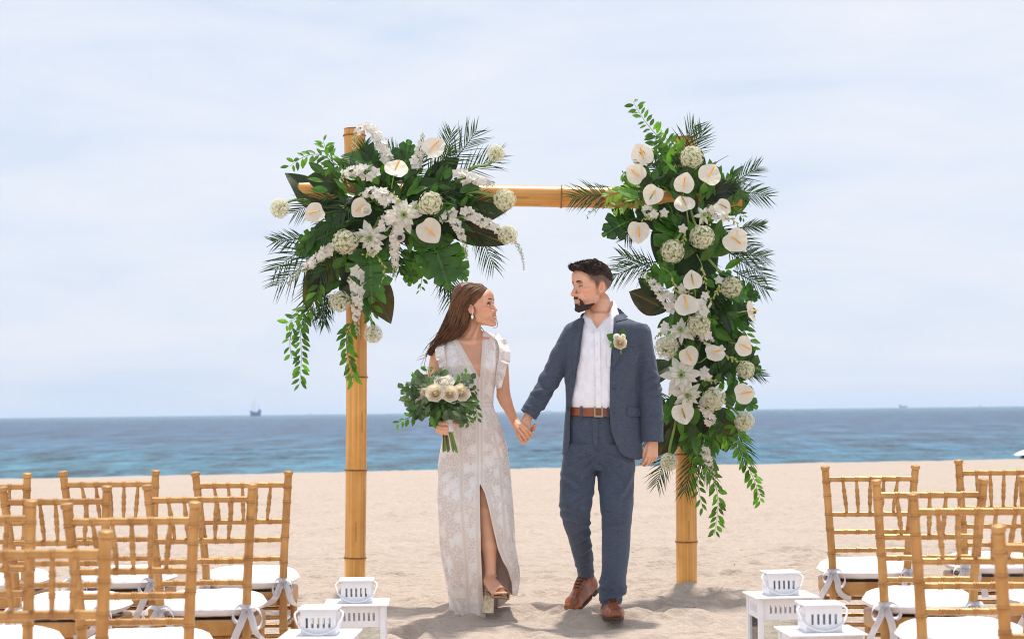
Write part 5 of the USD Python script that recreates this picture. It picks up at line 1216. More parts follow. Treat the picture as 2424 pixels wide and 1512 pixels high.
def build_groom():
    d = 9.25; G = Figure(d, 1415, 'man in blue grey suit and open white shirt, with short dark hair and beard'); k = G.k; mm = .001 / k
    u = lambda px, py, yd=0: U(d, px, py, yd)
    th = math.radians(64); pit = math.radians(-4)
    f0, l0, u0 = np.array([-math.sin(th), -math.cos(th), 0]), np.array([math.cos(th), -math.sin(th), 0]), np.array([0, 0, 1.0])
    f1 = f0 * math.cos(pit) + u0 * math.sin(pit); u1 = u0 * math.cos(pit) - f0 * math.sin(pit); R = np.stack([f1, l0, u1], 1)
    hs = mm * 1.06; hc = u(1404, 682, -6)
    add, ear, eyes, lids, mouth, HP = head_prims(hc, R, hs, False, .35)
    B = Field((1180, -120, -1490), (1600, 150, -596), 1.45)
    # torso, legs and arms that the clothes hide keep the body in one piece
    B.add(loft([(742, 1392, 1452, 0, 26), (765, 1362, 1490, 4, 34), (800, 1352, 1505, 4, 40), (870, 1352, 1500, 2, 42), (960, 1362, 1480, 2, 32), (1060, 1356, 1482, 2, 34)], d), 10)
    for a in (((1455, 1050, 0), (1462, 1200, -30), 27, 22), ((1462, 1200, -30), (1446, 1420, -72), 23, 12), ((1374, 1050, 0), (1362, 1210, -34), 27, 22), ((1362, 1210, -34), (1388, 1340, 55), 22, 13), ((1388, 1340, 55), (1388, 1375, 76), 12, 11), ((1388, 1375, 76), (1384, 1398, 72), 9, 7), ((1384, 1398, 72), (1372, 1420, 52), 7, 6), ((1446, 1420, -72), (1446, 1440, -72), 12, 9), ((1446, 1440, -72), (1449, 1450, -100), 9, 7),
              ((1500, 792, 0), (1536, 905, -8), 21, 17), ((1536, 905, -8), (1546, 1035, -22), 16, 12), ((1356, 792, 2), (1304, 900, 2), 21, 17), ((1304, 900, 2), (1252, 982, -6), 16, 12)):
        B.add(rc(u(*a[0]), u(*a[1]), a[2], a[3]), 6)
    B.add(rc(u(1418, 715, 8), u(1416, 768, 6), 26, 29), 8); B.add(rc(u(1436, 742, 14), u(1470, 768, 12), 14, 12), 10); B.add(rc(u(1400, 748, 10), u(1372, 768, 12), 13, 11), 10)
    B.add(rc(u(1389, 732, -14), u(1408, 774, -26), 6, 4), 6)
    for p, kk in add:
        B.add(p, kk * hs)
    for p, kk in eyes:
        B.cut(p, kk * hs)
    for p, kk in lids:
        B.add(p, kk * hs)
    for p, kk in ear:
        B.add(p, kk * hs)
    for s in (-1, 1):
        B.cut(ell(HP(-2, s * 88, 6), np.array((9.5, 9, 18)) * hs, R), .6); B.cut(rc(HP(7, s * 88, -4), HP(6, s * 86, -10), 5 * hs, 5 * hs), 1.0)
    for q in mouth:
        B.cut(q, 1.0)
    # left hand, hanging; right hand, holding hers
    for p, kk in hand_prims(u(1546, 1040, -24), (-.10, -.14, -1), (-.90, -.42, .02), (.42, -.88, .12), mm * .97, (22, 34, 26), ((20, 20, -8), (50, 33, -16), (76, 34, -22), (97, 30, -27)), .10):
        B.add(p, max(kk * mm, 1.2))
    hw = u(1248, 988, -10)
    for p, kk in hand_prims(hw, (-.28, -.10, -1), (.92, .0, -.30), (-.16, -.98, .1), mm * .80, (62, 52, 30), ((20, 16, -4), (48, 26, -4), (76, 30, -2), (102, 22, 0)), .05):
        B.add(p, max(kk * mm, 1.2))
    v, f = B.mesh(); n = vnormals(v, f)
    loc = (v - hc) @ R / hs                                          # head coordinates in mm
    col = skin_colour(v, n, (0.60, 0.325, 0.21), 3); hd = (v[:, 2] > -745)[:, None]
    X, Y, Z = loc.T; fade = lambda a, lo, hi: np.clip((a - lo) / (hi - lo), 0, 1)
    blush = np.exp(-(((X - 70) / 26) ** 2 + ((np.abs(Y) - 44) / 22) ** 2 + ((Z + 18) / 22) ** 2)) + .8 * np.exp(-(((X - 112) / 14) ** 2 + (Y / 16) ** 2 + ((Z + 22) / 18) ** 2)) + .9 * np.exp(-((X + 4) / 22) ** 2 - ((np.abs(Y) - 82) / 14) ** 2 - ((Z - 2) / 38) ** 2)
    col = col * (1 - .0 * hd) + np.array([.07, -.02, -.02]) * (blush[:, None] * hd)
    # hair stubble at the sides and back, beard shadow, brows, lips as the skin's own colour
    line = 20 + .45 * np.maximum(X - 30, 0) - 1.0 * np.maximum(-X - 14, 0) - 26 * np.exp(-((X - 16) / 9) ** 2)
    side = fade(Z, line - 6, line + 20) * (X < 62) * hd[:, 0]; side *= (1 - .9 * fade(X, 44, 62))
    col = col * (1 - .88 * side[:, None]) + np.array([.040, .026, .020]) * .88 * side[:, None]
    lips = np.exp(-((Z + 58) / 8.5) ** 2) * (X > 82) * (np.abs(Y) < 25) * hd[:, 0]; col = col * (1 - .55 * lips[:, None]) + np.array([.46, .17, .13]) * .55 * lips[:, None]
    brow = np.exp(-((Z - 31 + .10 * (np.abs(Y) - 30)) / 6.5) ** 2) * (np.abs(Y) > 13) * (np.abs(Y) < 52) * (X > 58) * hd[:, 0]; col = col * (1 - .75 * brow[:, None]) + np.array([.05, .03, .02]) * .75 * brow[:, None]
    lash = np.exp(-((Z - 12) / 3.8) ** 2) * (np.abs(np.abs(Y) - 31) < 15) * (X > 70) * hd[:, 0]; col = col * (1 - .8 * lash[:, None]) + np.array([.06, .032, .024]) * .8 * lash[:, None]
    stub = fade(-Z, 42, 62) * fade(X, -10, 12) * hd[:, 0] * (Z > -125) * .22; col = col * (1 - stub[:, None]) + np.array([.16, .09, .065]) * stub[:, None]
    body = G.put('body', (v, f), 'skin', None, True, np.clip(col, .01, 1))
    # hair: a close cap, longer on top and brushed up in front
    H = Field((1325, -80, -745), (1475, 90, -590), 1.2)
    H.add(ell(HP(-4, 0, 49), np.array((99, 78, 87)) * hs, R), 0, 30)
    for s in np.linspace(-1, 1, 7):
        H.add(rc(HP(72, s * 44, 104 - 10 * s * s), HP(103 - 12 * s * s, s * 36, 104 - 8 * s * s), 11 * hs, 12 * hs), 8 * hs)
    for s in np.linspace(-1, 1, 5):
        H.add(rc(HP(66, s * 40, 116), HP(-10, s * 36, 131), 9 * hs, 8 * hs), 14 * hs)
    a = HP(0, 0, 0)
    def keep(x, y, z):                                               # what is cut away: below a hairline that rises to the front and drops behind
        q = [(x - hc[0]) * R[0, i] + (y - hc[1]) * R[1, i] + (z - hc[2]) * R[2, i] for i in range(3)]; X, Z = q[0] / hs, q[2] / hs
        ln = 58 + .46 * np.maximum(X - 30, 0) - .55 * np.maximum(-X - 20, 0)
        return (Z - ln) * hs
    H.cut((keep, (1320, -90, -760), (1480, 100, -590)), 4); v, f = H.mesh(); n = vnormals(v, f)
    L3 = (v - hc) @ R / hs; v = v + n * ((fbm(L3 * [.03, .11, .11], 3, 5) - .5) * 4.2 + (fbm(L3 * [.07, .3, .3], 2, 9) - .5) * 2.0)[:, None]
    hair = G.put('hair', (v, f), 'hair_dark', None, True)
    rg = np.random.default_rng(4); ms = []
    tri = rg.choice(len(f), 1500); pts = v[f[tri]].mean(1); nn = n[f[tri][:, 0]]
    for p, q in zip(pts, nn):
        l3 = (p - hc) @ R / hs; front = np.clip((l3[0] - 40) / 50, 0, 1)
        dr = R @ np.array([.85 - .2 * front, rg.uniform(-.35, .35), .25 + .75 * front - .5 * (l3[2] < 70)]) + q * .16; dr /= np.linalg.norm(dr); L = rg.uniform(3.5, 7) * (1 + .4 * front)
        ms.append(tube([p - q * .6, p + dr * L * .5 + q * .5, p + dr * L + q * .1], [.7, .6, .2], 4, False))
    G.put('strands', cat_(*ms), 'hair_dark', hair, True)
    # beard: a goatee joined along the jaw
    Q = Field((1345, -80, -755), (1440, 60, -690), .9)
    bp = [((101, -9, -46), (101, 9, -46), 5, 5), ((93, 0, -80), (86, 0, -98), 12, 17), ((98, -11, -46), (88, -26, -54), 5.5, 5), ((98, 11, -46), (88, 26, -54), 5.5, 5), ((88, 26, -54), (80, 27, -84), 6, 11), ((88, -26, -54), (80, -27, -84), 6, 11), ((84, 18, -98), (58, 36, -92), 15, 12), ((84, -18, -98), (58, -36, -92), 15, 12), ((58, 37, -92), (30, 47, -78), 11, 7), ((58, -37, -92), (30, -47, -78), 11, 7)]
    for a1, b1, r1, r2 in bp:
        Q.add(rc(HP(*a1), HP(*b1), r1 * hs, r2 * hs), 3)
    v, f = Q.mesh(); n = vnormals(v, f); v = v + n * ((fbm(v * .55, 2, 3) - .5) * 1.5)[:, None]; G.put('beard', (v, f), 'beard', hair, True)
    for s in (1, -1):
        e = trimesh.creation.icosphere(3, 11.6 * hs); ey = G.put('eye', (e.vertices + HP(76.5, s * 31, 12), e.faces), 'eye_white', None, True)
        e = trimesh.creation.icosphere(2, 5.6 * hs); G.put('iris', (e.vertices + HP(84.5, s * 31 - 1, 12), e.faces), 'iris_dark', ey, True)
        br = [HP(97.5, s * 12, 34), HP(95, s * 26, 36.5), HP(86, s * 42, 35), HP(76, s * 54, 28)]; G.put('eyebrow', tube(spline(br, 14), np.array([1.2, 1.6, 1.7, 1.7, 1.6, 1.6, 1.5, 1.4, 1.3, 1.2, 1.1, .9, .7, .4]) * 2.0 * hs, 6), 'beard', hair, True)
    G.put('teeth', tube(spline([HP(94, -18, -56.5), HP(99, 0, -57.5), HP(94, 18, -56.5)], 12), 2.6 * hs, 6), 'teeth', None, True)

    # ---- clothes
    S = Field((1310, -80, -1000), (1530, 90, -728), 1.8)
    S.add(loft([(738, 1398, 1452, 10, 27), (752, 1384, 1462, 6, 33), (770, 1362, 1482, 2, 42), (800, 1352, 1506, 0, 48), (840, 1348, 1508, -2, 51), (900, 1346, 1504, -2, 49), (945, 1346, 1500, -3, 48), (962, 1350, 1490, -2, 45), (985, 1352, 1488, 0, 40)], d), 3)
    S.cut(between([(728, 1386), (748, 1392), (780, 1411)], [(728, 1456), (748, 1440), (780, 1412)], -90, -4, 728, 781), 2)
    fs = S.front(1.2); v, f = S.mesh(); n = vnormals(v, f)
    w = (np.abs(fbm(np.stack([v[:, 0] * .035 + v[:, 2] * .02, v[:, 1] * .02, v[:, 2] * .014], 1), 3, 4) - .5) * 7 + (fbm(np.stack([v[:, 0] * .10, v[:, 1] * .05, v[:, 2] * .03], 1), 2, 8) - .5) * 2.2) * np.clip((-v[:, 2] - 770) / 40, 0, 1)
    shirt = G.put('shirt', (v + n * w[:, None], f), 'shirt_linen')
    G.patch('placket', [(1405, 781), (1417, 781), (1420, 965), (1408, 965)], fs, 'shirt_linen', 2.6, 1.4, shirt)
    G.patch('shirt_pocket', [(1432, 816), (1448, 815), (1448, 868), (1434, 868)], fs, 'shirt_linen', 2.2, 1.2, shirt)
    for px, py in ((1407, 787), (1410, 814), (1410, 853), (1411, 893), (1413, 932)):
        a = np.linspace(0, 2 * PI, 12, endpoint=False); G.patch('button', [(px + 2.6 * math.cos(x), py + 2.6 * math.sin(x)) for x in a], fs, 'button_pearl', 4.2, 1.0, shirt, 3)
    # collar wings stand round the neck and fold forward
    def collar(pts_top, pts_bot):
        t, b = spline(pts_top, 16), spline(pts_bot, 16); m = (t + b) / 2; m[:, 1] -= 3.0; rows = np.stack([t, m, b], 0); v1 = rows.reshape(-1, 3); cen = np.array([u(1416, 745, 10)])
        o = v1 - cen; o[:, 2] = 0; o /= np.linalg.norm(o, axis=1, keepdims=True); v2 = v1 - o * 2.2; f1 = grid_faces(3, 16); N = len(v1)
        edge = np.r_[np.arange(16), 31, np.arange(47, 31, -1), 16]; e2 = np.roll(edge, -1)
        return np.vstack([v1, v2]), np.vstack([f1, f1[:, ::-1] + N, np.stack([edge, e2, e2 + N], 1), np.stack([edge, e2 + N, edge + N], 1)])
    G.put('collar', collar([u(1440, 716, 34), u(1452, 712, 20), u(1453, 722, -4), u(1438, 748, -24), u(1413, 777, -40)], [u(1448, 742, 38), u(1464, 738, 24), u(1467, 742, -4), u(1456, 762, -30), u(1424, 788, -45)]), 'shirt_linen', shirt, 40)
    G.put('collar', collar([u(1430, 718, 36), u(1398, 724, 20), u(1391, 734, 0), u(1398, 752, -24), u(1411, 778, -40)], [u(1430, 742, 40), u(1386, 742, 26), u(1378, 746, 2), u(1383, 760, -26), u(1400, 788, -44)]), 'shirt_linen', shirt, 40)

    T = Field((1305, -140, -1480), (1525, 130, -958), 1.6)
    T.add(loft([(963, 1350, 1488, 0, 43), (1000, 1345, 1490, 0, 45), (1050, 1340, 1496, 2, 48), (1078, 1336, 1500, 2, 49), (1112, 1331, 1503, 0, 44)], d), 4)
    T.add(loft([(1050, 1404, 1496, 0, 46), (1080, 1408, 1500, -4, 48), (1110, 1412, 1503, -8, 48), (1190, 1420, 1498, -32, 42), (1240, 1424, 1494, -40, 38), (1300, 1425, 1490, -48, 36), (1350, 1424, 1484, -58, 35), (1378, 1419, 1481, -64, 36), (1395, 1417, 1481, -68, 37), (1412, 1419, 1476, -72, 36), (1428, 1420, 1470, -74, 36)], d), 5)
    T.add(loft([(1050, 1341, 1414, 0, 46), (1078, 1335, 1413, -5, 48), (1120, 1327, 1411, -12, 46), (1180, 1324, 1404, -32, 42), (1212, 1325, 1398, -36, 40), (1232, 1331, 1396, -28, 39), (1262, 1341, 1398, -4, 37), (1300, 1352, 1402, 26, 34), (1345, 1364, 1405, 62, 32), (1366, 1369, 1406, 78, 33)], d), 5)
    ft = T.front(1.6); v, f = T.mesh(); n = vnormals(v, f); P = v
    def folds(c, a, ang, L, W, amp):                                  # one soft crease across a picture point
        dx, dz = P[:, 0] - c, P[:, 2] + a; q = math.radians(ang); s, t = dx * math.cos(q) + dz * math.sin(q), -dx * math.sin(q) + dz * math.cos(q); return amp * np.exp(-(s / L) ** 2) * (np.exp(-(t / W) ** 2) - .6 * np.exp(-((t + 1.8 * W) / W) ** 2))
    w = 1.15 * sum(folds(*a) for a in ((1355, 1205, -20, 40, 5, 3.5), (1360, 1225, -12, 36, 5, 3), (1376, 1245, 25, 26, 5, 4), (1380, 1270, 30, 24, 5, 3.5), (1388, 1300, 35, 22, 5, 3), (1375, 1180, 30, 40, 6, 2.5), (1400, 1095, 50, 40, 6, 3.5), (1385, 1085, 28, 40, 5, 3), (1430, 1095, -50, 40, 6, 3.0), (1445, 1080, -20, 40, 6, 2.5), (1440, 1380, -24, 26, 5, 5), (1462, 1398, 30, 20, 5, 4.5), (1440, 1402, 20, 24, 4.5, 4), (1456, 1378, -10, 26, 4, 3.5), (1455, 1240, 8, 34, 7, 2), (1450, 1215, -15, 34, 6, 2), (1345, 1130, -30, 30, 6, 2), (1385, 1335, 20, 24, 5, 2.5), (1478, 1150, 60, 40, 6, 2.0), (1396, 1352, -20, 20, 4, 2.5)))
    w = w + (fbm(np.stack([v[:, 0] * .03, v[:, 1] * .02, v[:, 2] * .010], 1), 3, 4) - .5) * 3.5 + (np.abs(fbm(np.stack([v[:, 0] * .05 + v[:, 2] * .02, v[:, 1] * .03, v[:, 2] * .016], 1), 2, 14) - .5) - .1) * 3.5
    for cpts in ([(1110, 1462), (1200, 1462), (1300, 1460), (1390, 1452)], [(1090, 1372), (1190, 1362), (1250, 1366), (1300, 1376), (1350, 1386)]):      # pressed creases
        cp = np.array(cpts, float); w = w + 2.2 * np.exp(-np.abs(v[:, 0] - np.interp(-v[:, 2], cp[:, 0], cp[:, 1])) / 2.6) * (v[:, 1] < 10) * (n[:, 1] < -.3) * (-v[:, 2] > 1080)
    tr = G.put('trousers', (v + n * w[:, None], f), 'suit')
    G.patch('fly', [(1400, 986), (1413, 986), (1413, 1050), (1407, 1062), (1401, 1045)], ft, 'suit', .6, 1.4, tr)
    G.patch('belt', [(1351, 963), (1380, 965), (1441, 965), (1478, 964), (1478, 984), (1441, 986), (1380, 985), (1351, 982)], ft, 'belt_leather', 1.8, 3.0, None)
    for px in (1372, 1434):
        G.patch('belt_loop', [(px, 961), (px + 5, 961), (px + 5, 989), (px, 989)], ft, 'suit', 5.0, 1.4, tr)
    from shapely.geometry import Polygon
    bk = [(1404, 962.5), (1425, 963), (1425, 987), (1404, 986.5), (1404, 982.5), (1421, 983), (1421, 967), (1404, 966.5)]
    G.patch('buckle', bk, ft, 'brass', 5.2, 2.2, None, 4); G.patch('buckle', [(1403.5, 966), (1407.5, 966), (1407.5, 983), (1403.5, 983)], ft, 'brass', 5.2, 2.2, None, 4)

    J = Field((1205, -125, -1100), (1590, 120, -716), 1.7)
    torso = [(736, 1400, 1456, 14, 24), (748, 1380, 1470, 8, 33), (760, 1358, 1500, 4, 42), (772, 1346, 1518, 2, 48), (800, 1340, 1522, 0, 54), (840, 1338, 1518, -1, 57), (892, 1337, 1512, -2, 55), (950, 1339, 1511, -2, 54), (1000, 1336, 1515, -1, 55), (1045, 1333, 1520, 0, 57), (1088, 1330, 1523, 1, 59)]
    J.add(loft(torso, d, 2.15), 3)
    slv = [(768, 1494, 1530, 0, 27), (784, 1492, 1540, 0, 30), (810, 1498, 1545, 0, 30), (833, 1503, 1549, -1, 29), (880, 1508, 1558, -4, 28), (931, 1512, 1567, -10, 27), (990, 1518, 1570, -16, 25), (1045, 1522, 1570, -22, 24)]
    J.add(loft(slv, d), 7); J.add(ell(u(1508, 790, 0), (31, 34, 25)), 8)
    for a, b, ra, rb in (((1358, 790, 2), (1330, 842, 2), 27, 26), ((1330, 842, 2), (1301, 900, 2), 25.5, 24.5), ((1301, 900, 2), (1275, 945, -4), 24.5, 23), ((1275, 945, -4), (1250, 982, -8), 22.5, 22)):
        J.add(rc(u(*a), u(*b), ra, rb), 6)
    # cuffs end square to the arm
    e = u(1250, 982, -8); ax = e - u(1275, 945, -4); ax /= np.linalg.norm(ax)
    J.cut((lambda x, y, z: -((x - e[0]) * ax[0] + (y - e[1]) * ax[1] + (z - e[2]) * ax[2]) + 0 * x, e - 34, e + 34), 1, 2)
    J.cut(rc(e - ax * 14, e + ax * 30, 17.5, 17.5), 1, 3)
    w1 = u(1546, 1044, -22); J.cut(rc(w1 + (0, 0, 18), w1 - (0, 0, 20), 19.5, 20), 1, 3)
    J.cut(between([(700, 1390), (742, 1385), (760, 1382), (790, 1377), (860, 1368), (913, 1359), (950, 1352), (966, 1350), (1010, 1349), (1040, 1348), (1066, 1345), (1078, 1338), (1110, 1330)], [(700, 1452), (742, 1452), (800, 1447), (850, 1443), (885, 1441), (966, 1440), (1010, 1443), (1035, 1449), (1053, 1456), (1068, 1464), (1078, 1474), (1084, 1490), (1087, 1530), (1110, 1540)], -130, 22, 716, 1110), 1.2)
    hem = between([(1000, 1300), (1110, 1300)], [(1000, 1400), (1110, 1400)], -130, 130, 1076, 1120); J.cut(hem, 1)
    inner = loft([(x[0], x[1] + 0, x[2], x[3], x[4]) for x in torso], d, 2.15, off=-4.5); J.cut((lambda x, y, z: np.maximum(inner[0](x, y, z), z + 745), (1330, -60, -1100), (1530, 70, -745)), 1, 3)
    fj = J.front(1.5); v, f = J.mesh(); n = vnormals(v, f); P = v
    arm = np.clip((1338 - v[:, 0]) / 12, 0, 1) + np.clip((v[:, 0] - 1520) / 10, 0, 1)
    ca = np.array([v[:, 0] - 1301, v[:, 2] + 902]); s_ = ca[0] * (-.55) + ca[1] * (-.83)
    w = arm * (np.sin(s_ * .23 + 2.2 * fbm(v * .03, 2, 3)) * np.exp(-((s_ - 4) / 44) ** 2) * .8 * (v[:, 0] < 1400)) + arm * (np.abs(fbm(np.stack([v[:, 0] * .04, v[:, 1] * .03, v[:, 2] * .035], 1), 2, 6) - .5) - .1) * 4.5
    w = w + (fbm(np.stack([v[:, 0] * .022, v[:, 1] * .02, v[:, 2] * .012], 1), 3, 2) - .5) * 2.6 * (1 - .5 * np.clip(arm, 0, 1))
    w = w + 1.4 * sum(folds(*a) for a in ((1490, 900, 68, 50, 7, 2.0), (1480, 1010, 80, 50, 9, 1.5), (1500, 850, 60, 30, 5, 2.2), (1545, 900, 25, 24, 5, 2.5), (1550, 925, 15, 24, 5, 2.2), (1540, 880, -30, 24, 5, 2.2), (1555, 985, 10, 24, 6, 1.8), (1290, 930, 35, 26, 4, 2.6), (1280, 925, 10, 26, 4, 2.4), (1270, 965, -10, 26, 4, 2.2), (1350, 880, 60, 30, 5, 2)))
    seam = -1.6 * np.exp(-((np.hypot((v[:, 0] - 1490) * 1.0, (v[:, 2] + 830) * .45) - 28) / 1.8) ** 2) * (v[:, 2] > -850) * (v[:, 0] > 1500) * (v[:, 1] < 5) * 0
    jk = G.put('jacket', (v + n * (w + seam)[:, None], f), 'suit')
    G.patch('lapel', [(1383, 756), (1371, 762), (1360, 792), (1354, 840), (1359, 908), (1369, 858), (1378, 790)], fj, 'suit', 2.0, 3.4, jk, bulge=1.0)
    G.patch('lapel', [(1453, 766), (1477, 760), (1489, 765), (1487, 790), (1470, 832), (1443, 882), (1444, 848), (1448, 800)], fj, 'suit', 2.2, 3.6, jk, bulge=1.4)
    G.patch('jacket_collar', [(1454, 744), (1462, 728), (1470, 734), (1486, 750), (1479, 757), (1453, 764)], fj, 'suit', 2.2, 2.8, jk, bulge=1.0)
    G.patch('jacket_collar', [(1382, 752), (1372, 750), (1378, 742), (1387, 738)], fj, 'suit', 2.0, 2.6, jk)
    G.patch('pocket_flap', [(1482, 962), (1514, 965), (1516, 985), (1486, 985), (1482, 981)], fj, 'suit', 1.2, 2.2, jk)
    G.patch('breast_pocket', [(1478, 816), (1504, 811), (1505, 819), (1479, 824)], fj, 'suit', 1.0, 1.6, jk)
    for px, py in ((1451, 921), (1451, 976)):
        G.patch('buttonhole', [(px - 5, py - 1.2), (px + 5, py - 1.2), (px + 5, py + 1.2), (px - 5, py + 1.2)], fj, 'button_dark', .8, 1.2, jk)
    for px, py in ((1357, 915), (1345, 966)):
        a = np.linspace(0, 2 * PI, 14, endpoint=False); G.patch('button', [(px + 3.6 * math.cos(x), py + 4.2 * math.sin(x)) for x in a], fj, 'button_dark', 2.0, 2.0, jk, 3)
    # ---- shoes
    def shoe(heel, toe, z=1.22):
        """heel, toe: picture point + depth at ankle height of the sole; the upper swells from the toe to the ankle."""
        h, t = u(*heel), u(*toe); ax = t - h; L = np.linalg.norm(ax); ax /= L; upv = np.array([0, 0, 1.0]) - ax * ax[2]; upv /= np.linalg.norm(upv); sd = np.cross(ax, upv)
        at_ = lambda a, s, q: h + ax * L * a + sd * s * z + upv * q * z
        lo, hi = np.minimum(h, t) - 46, np.maximum(h, t) + 66; A = Field(lo, hi, 1.2)
        for a0, b0, r0, r1 in ((.12, .5, 17, 16.5), (.5, .82, 17, 16), (.82, .96, 16, 11)):
            for s in (-5, 5):
                A.add(rc(at_(a0, s, 11), at_(b0, s, 10), r0 * .78 * z, r1 * .72 * z), 6)
        A.add(rc(at_(.12, 0, 20), at_(.16, 0, 36), 16 * z, 14 * z), 8); A.add(rc(at_(.22, 0, 32), at_(.66, 0, 14), 13 * z, 12.5 * z), 9)
        A.cut((lambda x, y, w: ((x - h[0]) * upv[0] + (y - h[1]) * upv[1] + (w - h[2]) * upv[2]) - 2.5 + 0 * x, lo, hi), .8)
        A.cut((lambda x, y, w: 50 - ((x - h[0]) * upv[0] + (y - h[1]) * upv[1] + (w - h[2]) * upv[2]) + 0 * x, lo, hi), .8)
        ob = G.put('shoe', A.mesh(), 'shoe_leather')
        a = np.linspace(0, 2 * PI, 40, endpoint=False); c, s = np.cos(a), np.sin(a)
        w = 19.5 * (np.sign(s) * np.abs(s) ** .8) * (1 - .18 * (c < -.2) - .12 * (c > .75)); yy = .5 + .53 * c
        r = np.array([[at_(y, x, q) for q in (-1.5, 3.2)] for y, x in zip(yy, w)]); v = r.reshape(-1, 3); n0 = len(v); v = np.vstack([v, at_(.5, 0, -1.5)[None], at_(.5, 0, 3.2)[None]]); i = np.arange(40); j = (i + 1) % 40
        f = np.vstack([grid_faces(40, 2, True), np.stack([i * 2, j * 2, 0 * i + n0], 1), np.stack([j * 2 + 1, i * 2 + 1, 0 * i + n0 + 1], 1)]); G.put('sole', (v, f), 'shoe_sole', ob, 40)
        hl = np.array([at_(y, x, q) for y in (-.02, .22) for x in (-14, 14) for q in (-9, -1.4)]); m = trimesh.convex.convex_hull(hl); G.put('heel', (m.vertices, m.faces), 'shoe_sole', ob, False)
        for q in range(4):
            aa = .34 + q * .075; G.put('lace', tube(spline([at_(aa, -10, 36.2 - q * 3.1), at_(aa + .015, 0, 41.5 - q * 3.1), at_(aa, 10, 36.2 - q * 3.1)], 8), 1.4, 6), 'lace_cord', ob, True)
        for s in (-1, 1):
            G.put('facing', ribbon(spline([at_(.30, s * 7, 40.5), at_(.45, s * 8, 34.5), at_(.60, s * 6.5, 28.5)], 10), 5.0, sd, 1.6), 'shoe_leather', ob, 40)
        G.put('cap_seam', tube(spline([at_(.70, -16.5, 11), at_(.735, -9, 21.5), at_(.75, 0, 24.5), at_(.735, 9, 21.5), at_(.70, 16.5, 11)], 12), .9, 5), 'lace_cord', ob, True)
        return ob
    shoe((1442, 1460.0, -42), (1459, 1464.5, -182))
    shoe((1403, 1388, 108), (1350, 1449, 10))
    # sand thrown over the toe of the trailing shoe
    p = G.m(np.array([u(1366, 1440, 34)]))[0] + G.root; MOUNDS.append((p[0] - .0, p[1] - .06, .07, .022))
    # boutonniere, pinned on: a thing of its own
    c = at(1466, 806, d) - np.array([0, 60 * k, 0]); b = Bunch('boutonniere', c, c[1], "cream ranunculus boutonniere with dark leaves pinned to the man's lapel", 'boutonniere', (1466, 806)); b.o = c
    b.rose(1467, 812, 17, .03, 'rose_cream', (.05, -1, .15), 5, name='ranunculus', open_=.6); b.rose(1459, 798, 9, .03, 'rose_white', (-.2, -1, .4), 3, name='small_rose'); b.rose(1474, 797, 7, .025, 'rose_white', (.3, -1, .4), 3, name='small_rose')
    for px, py, ang, L, w in ((1460, 806, 148, .062, .34), (1470, 800, 72, .055, .34), (1456, 812, 215, .035, .36)):
        b.leaf('leaf', out_lance(w, 16, .9), 'deep_green', px, py, .012, ang, L, face=.9, rings=6, twist=0)
    b.leaf('stem', out_lance(.12, 10), 'stem_green', 1468, 826, .014, -80, .03, face=.9, twist=0)
    return G
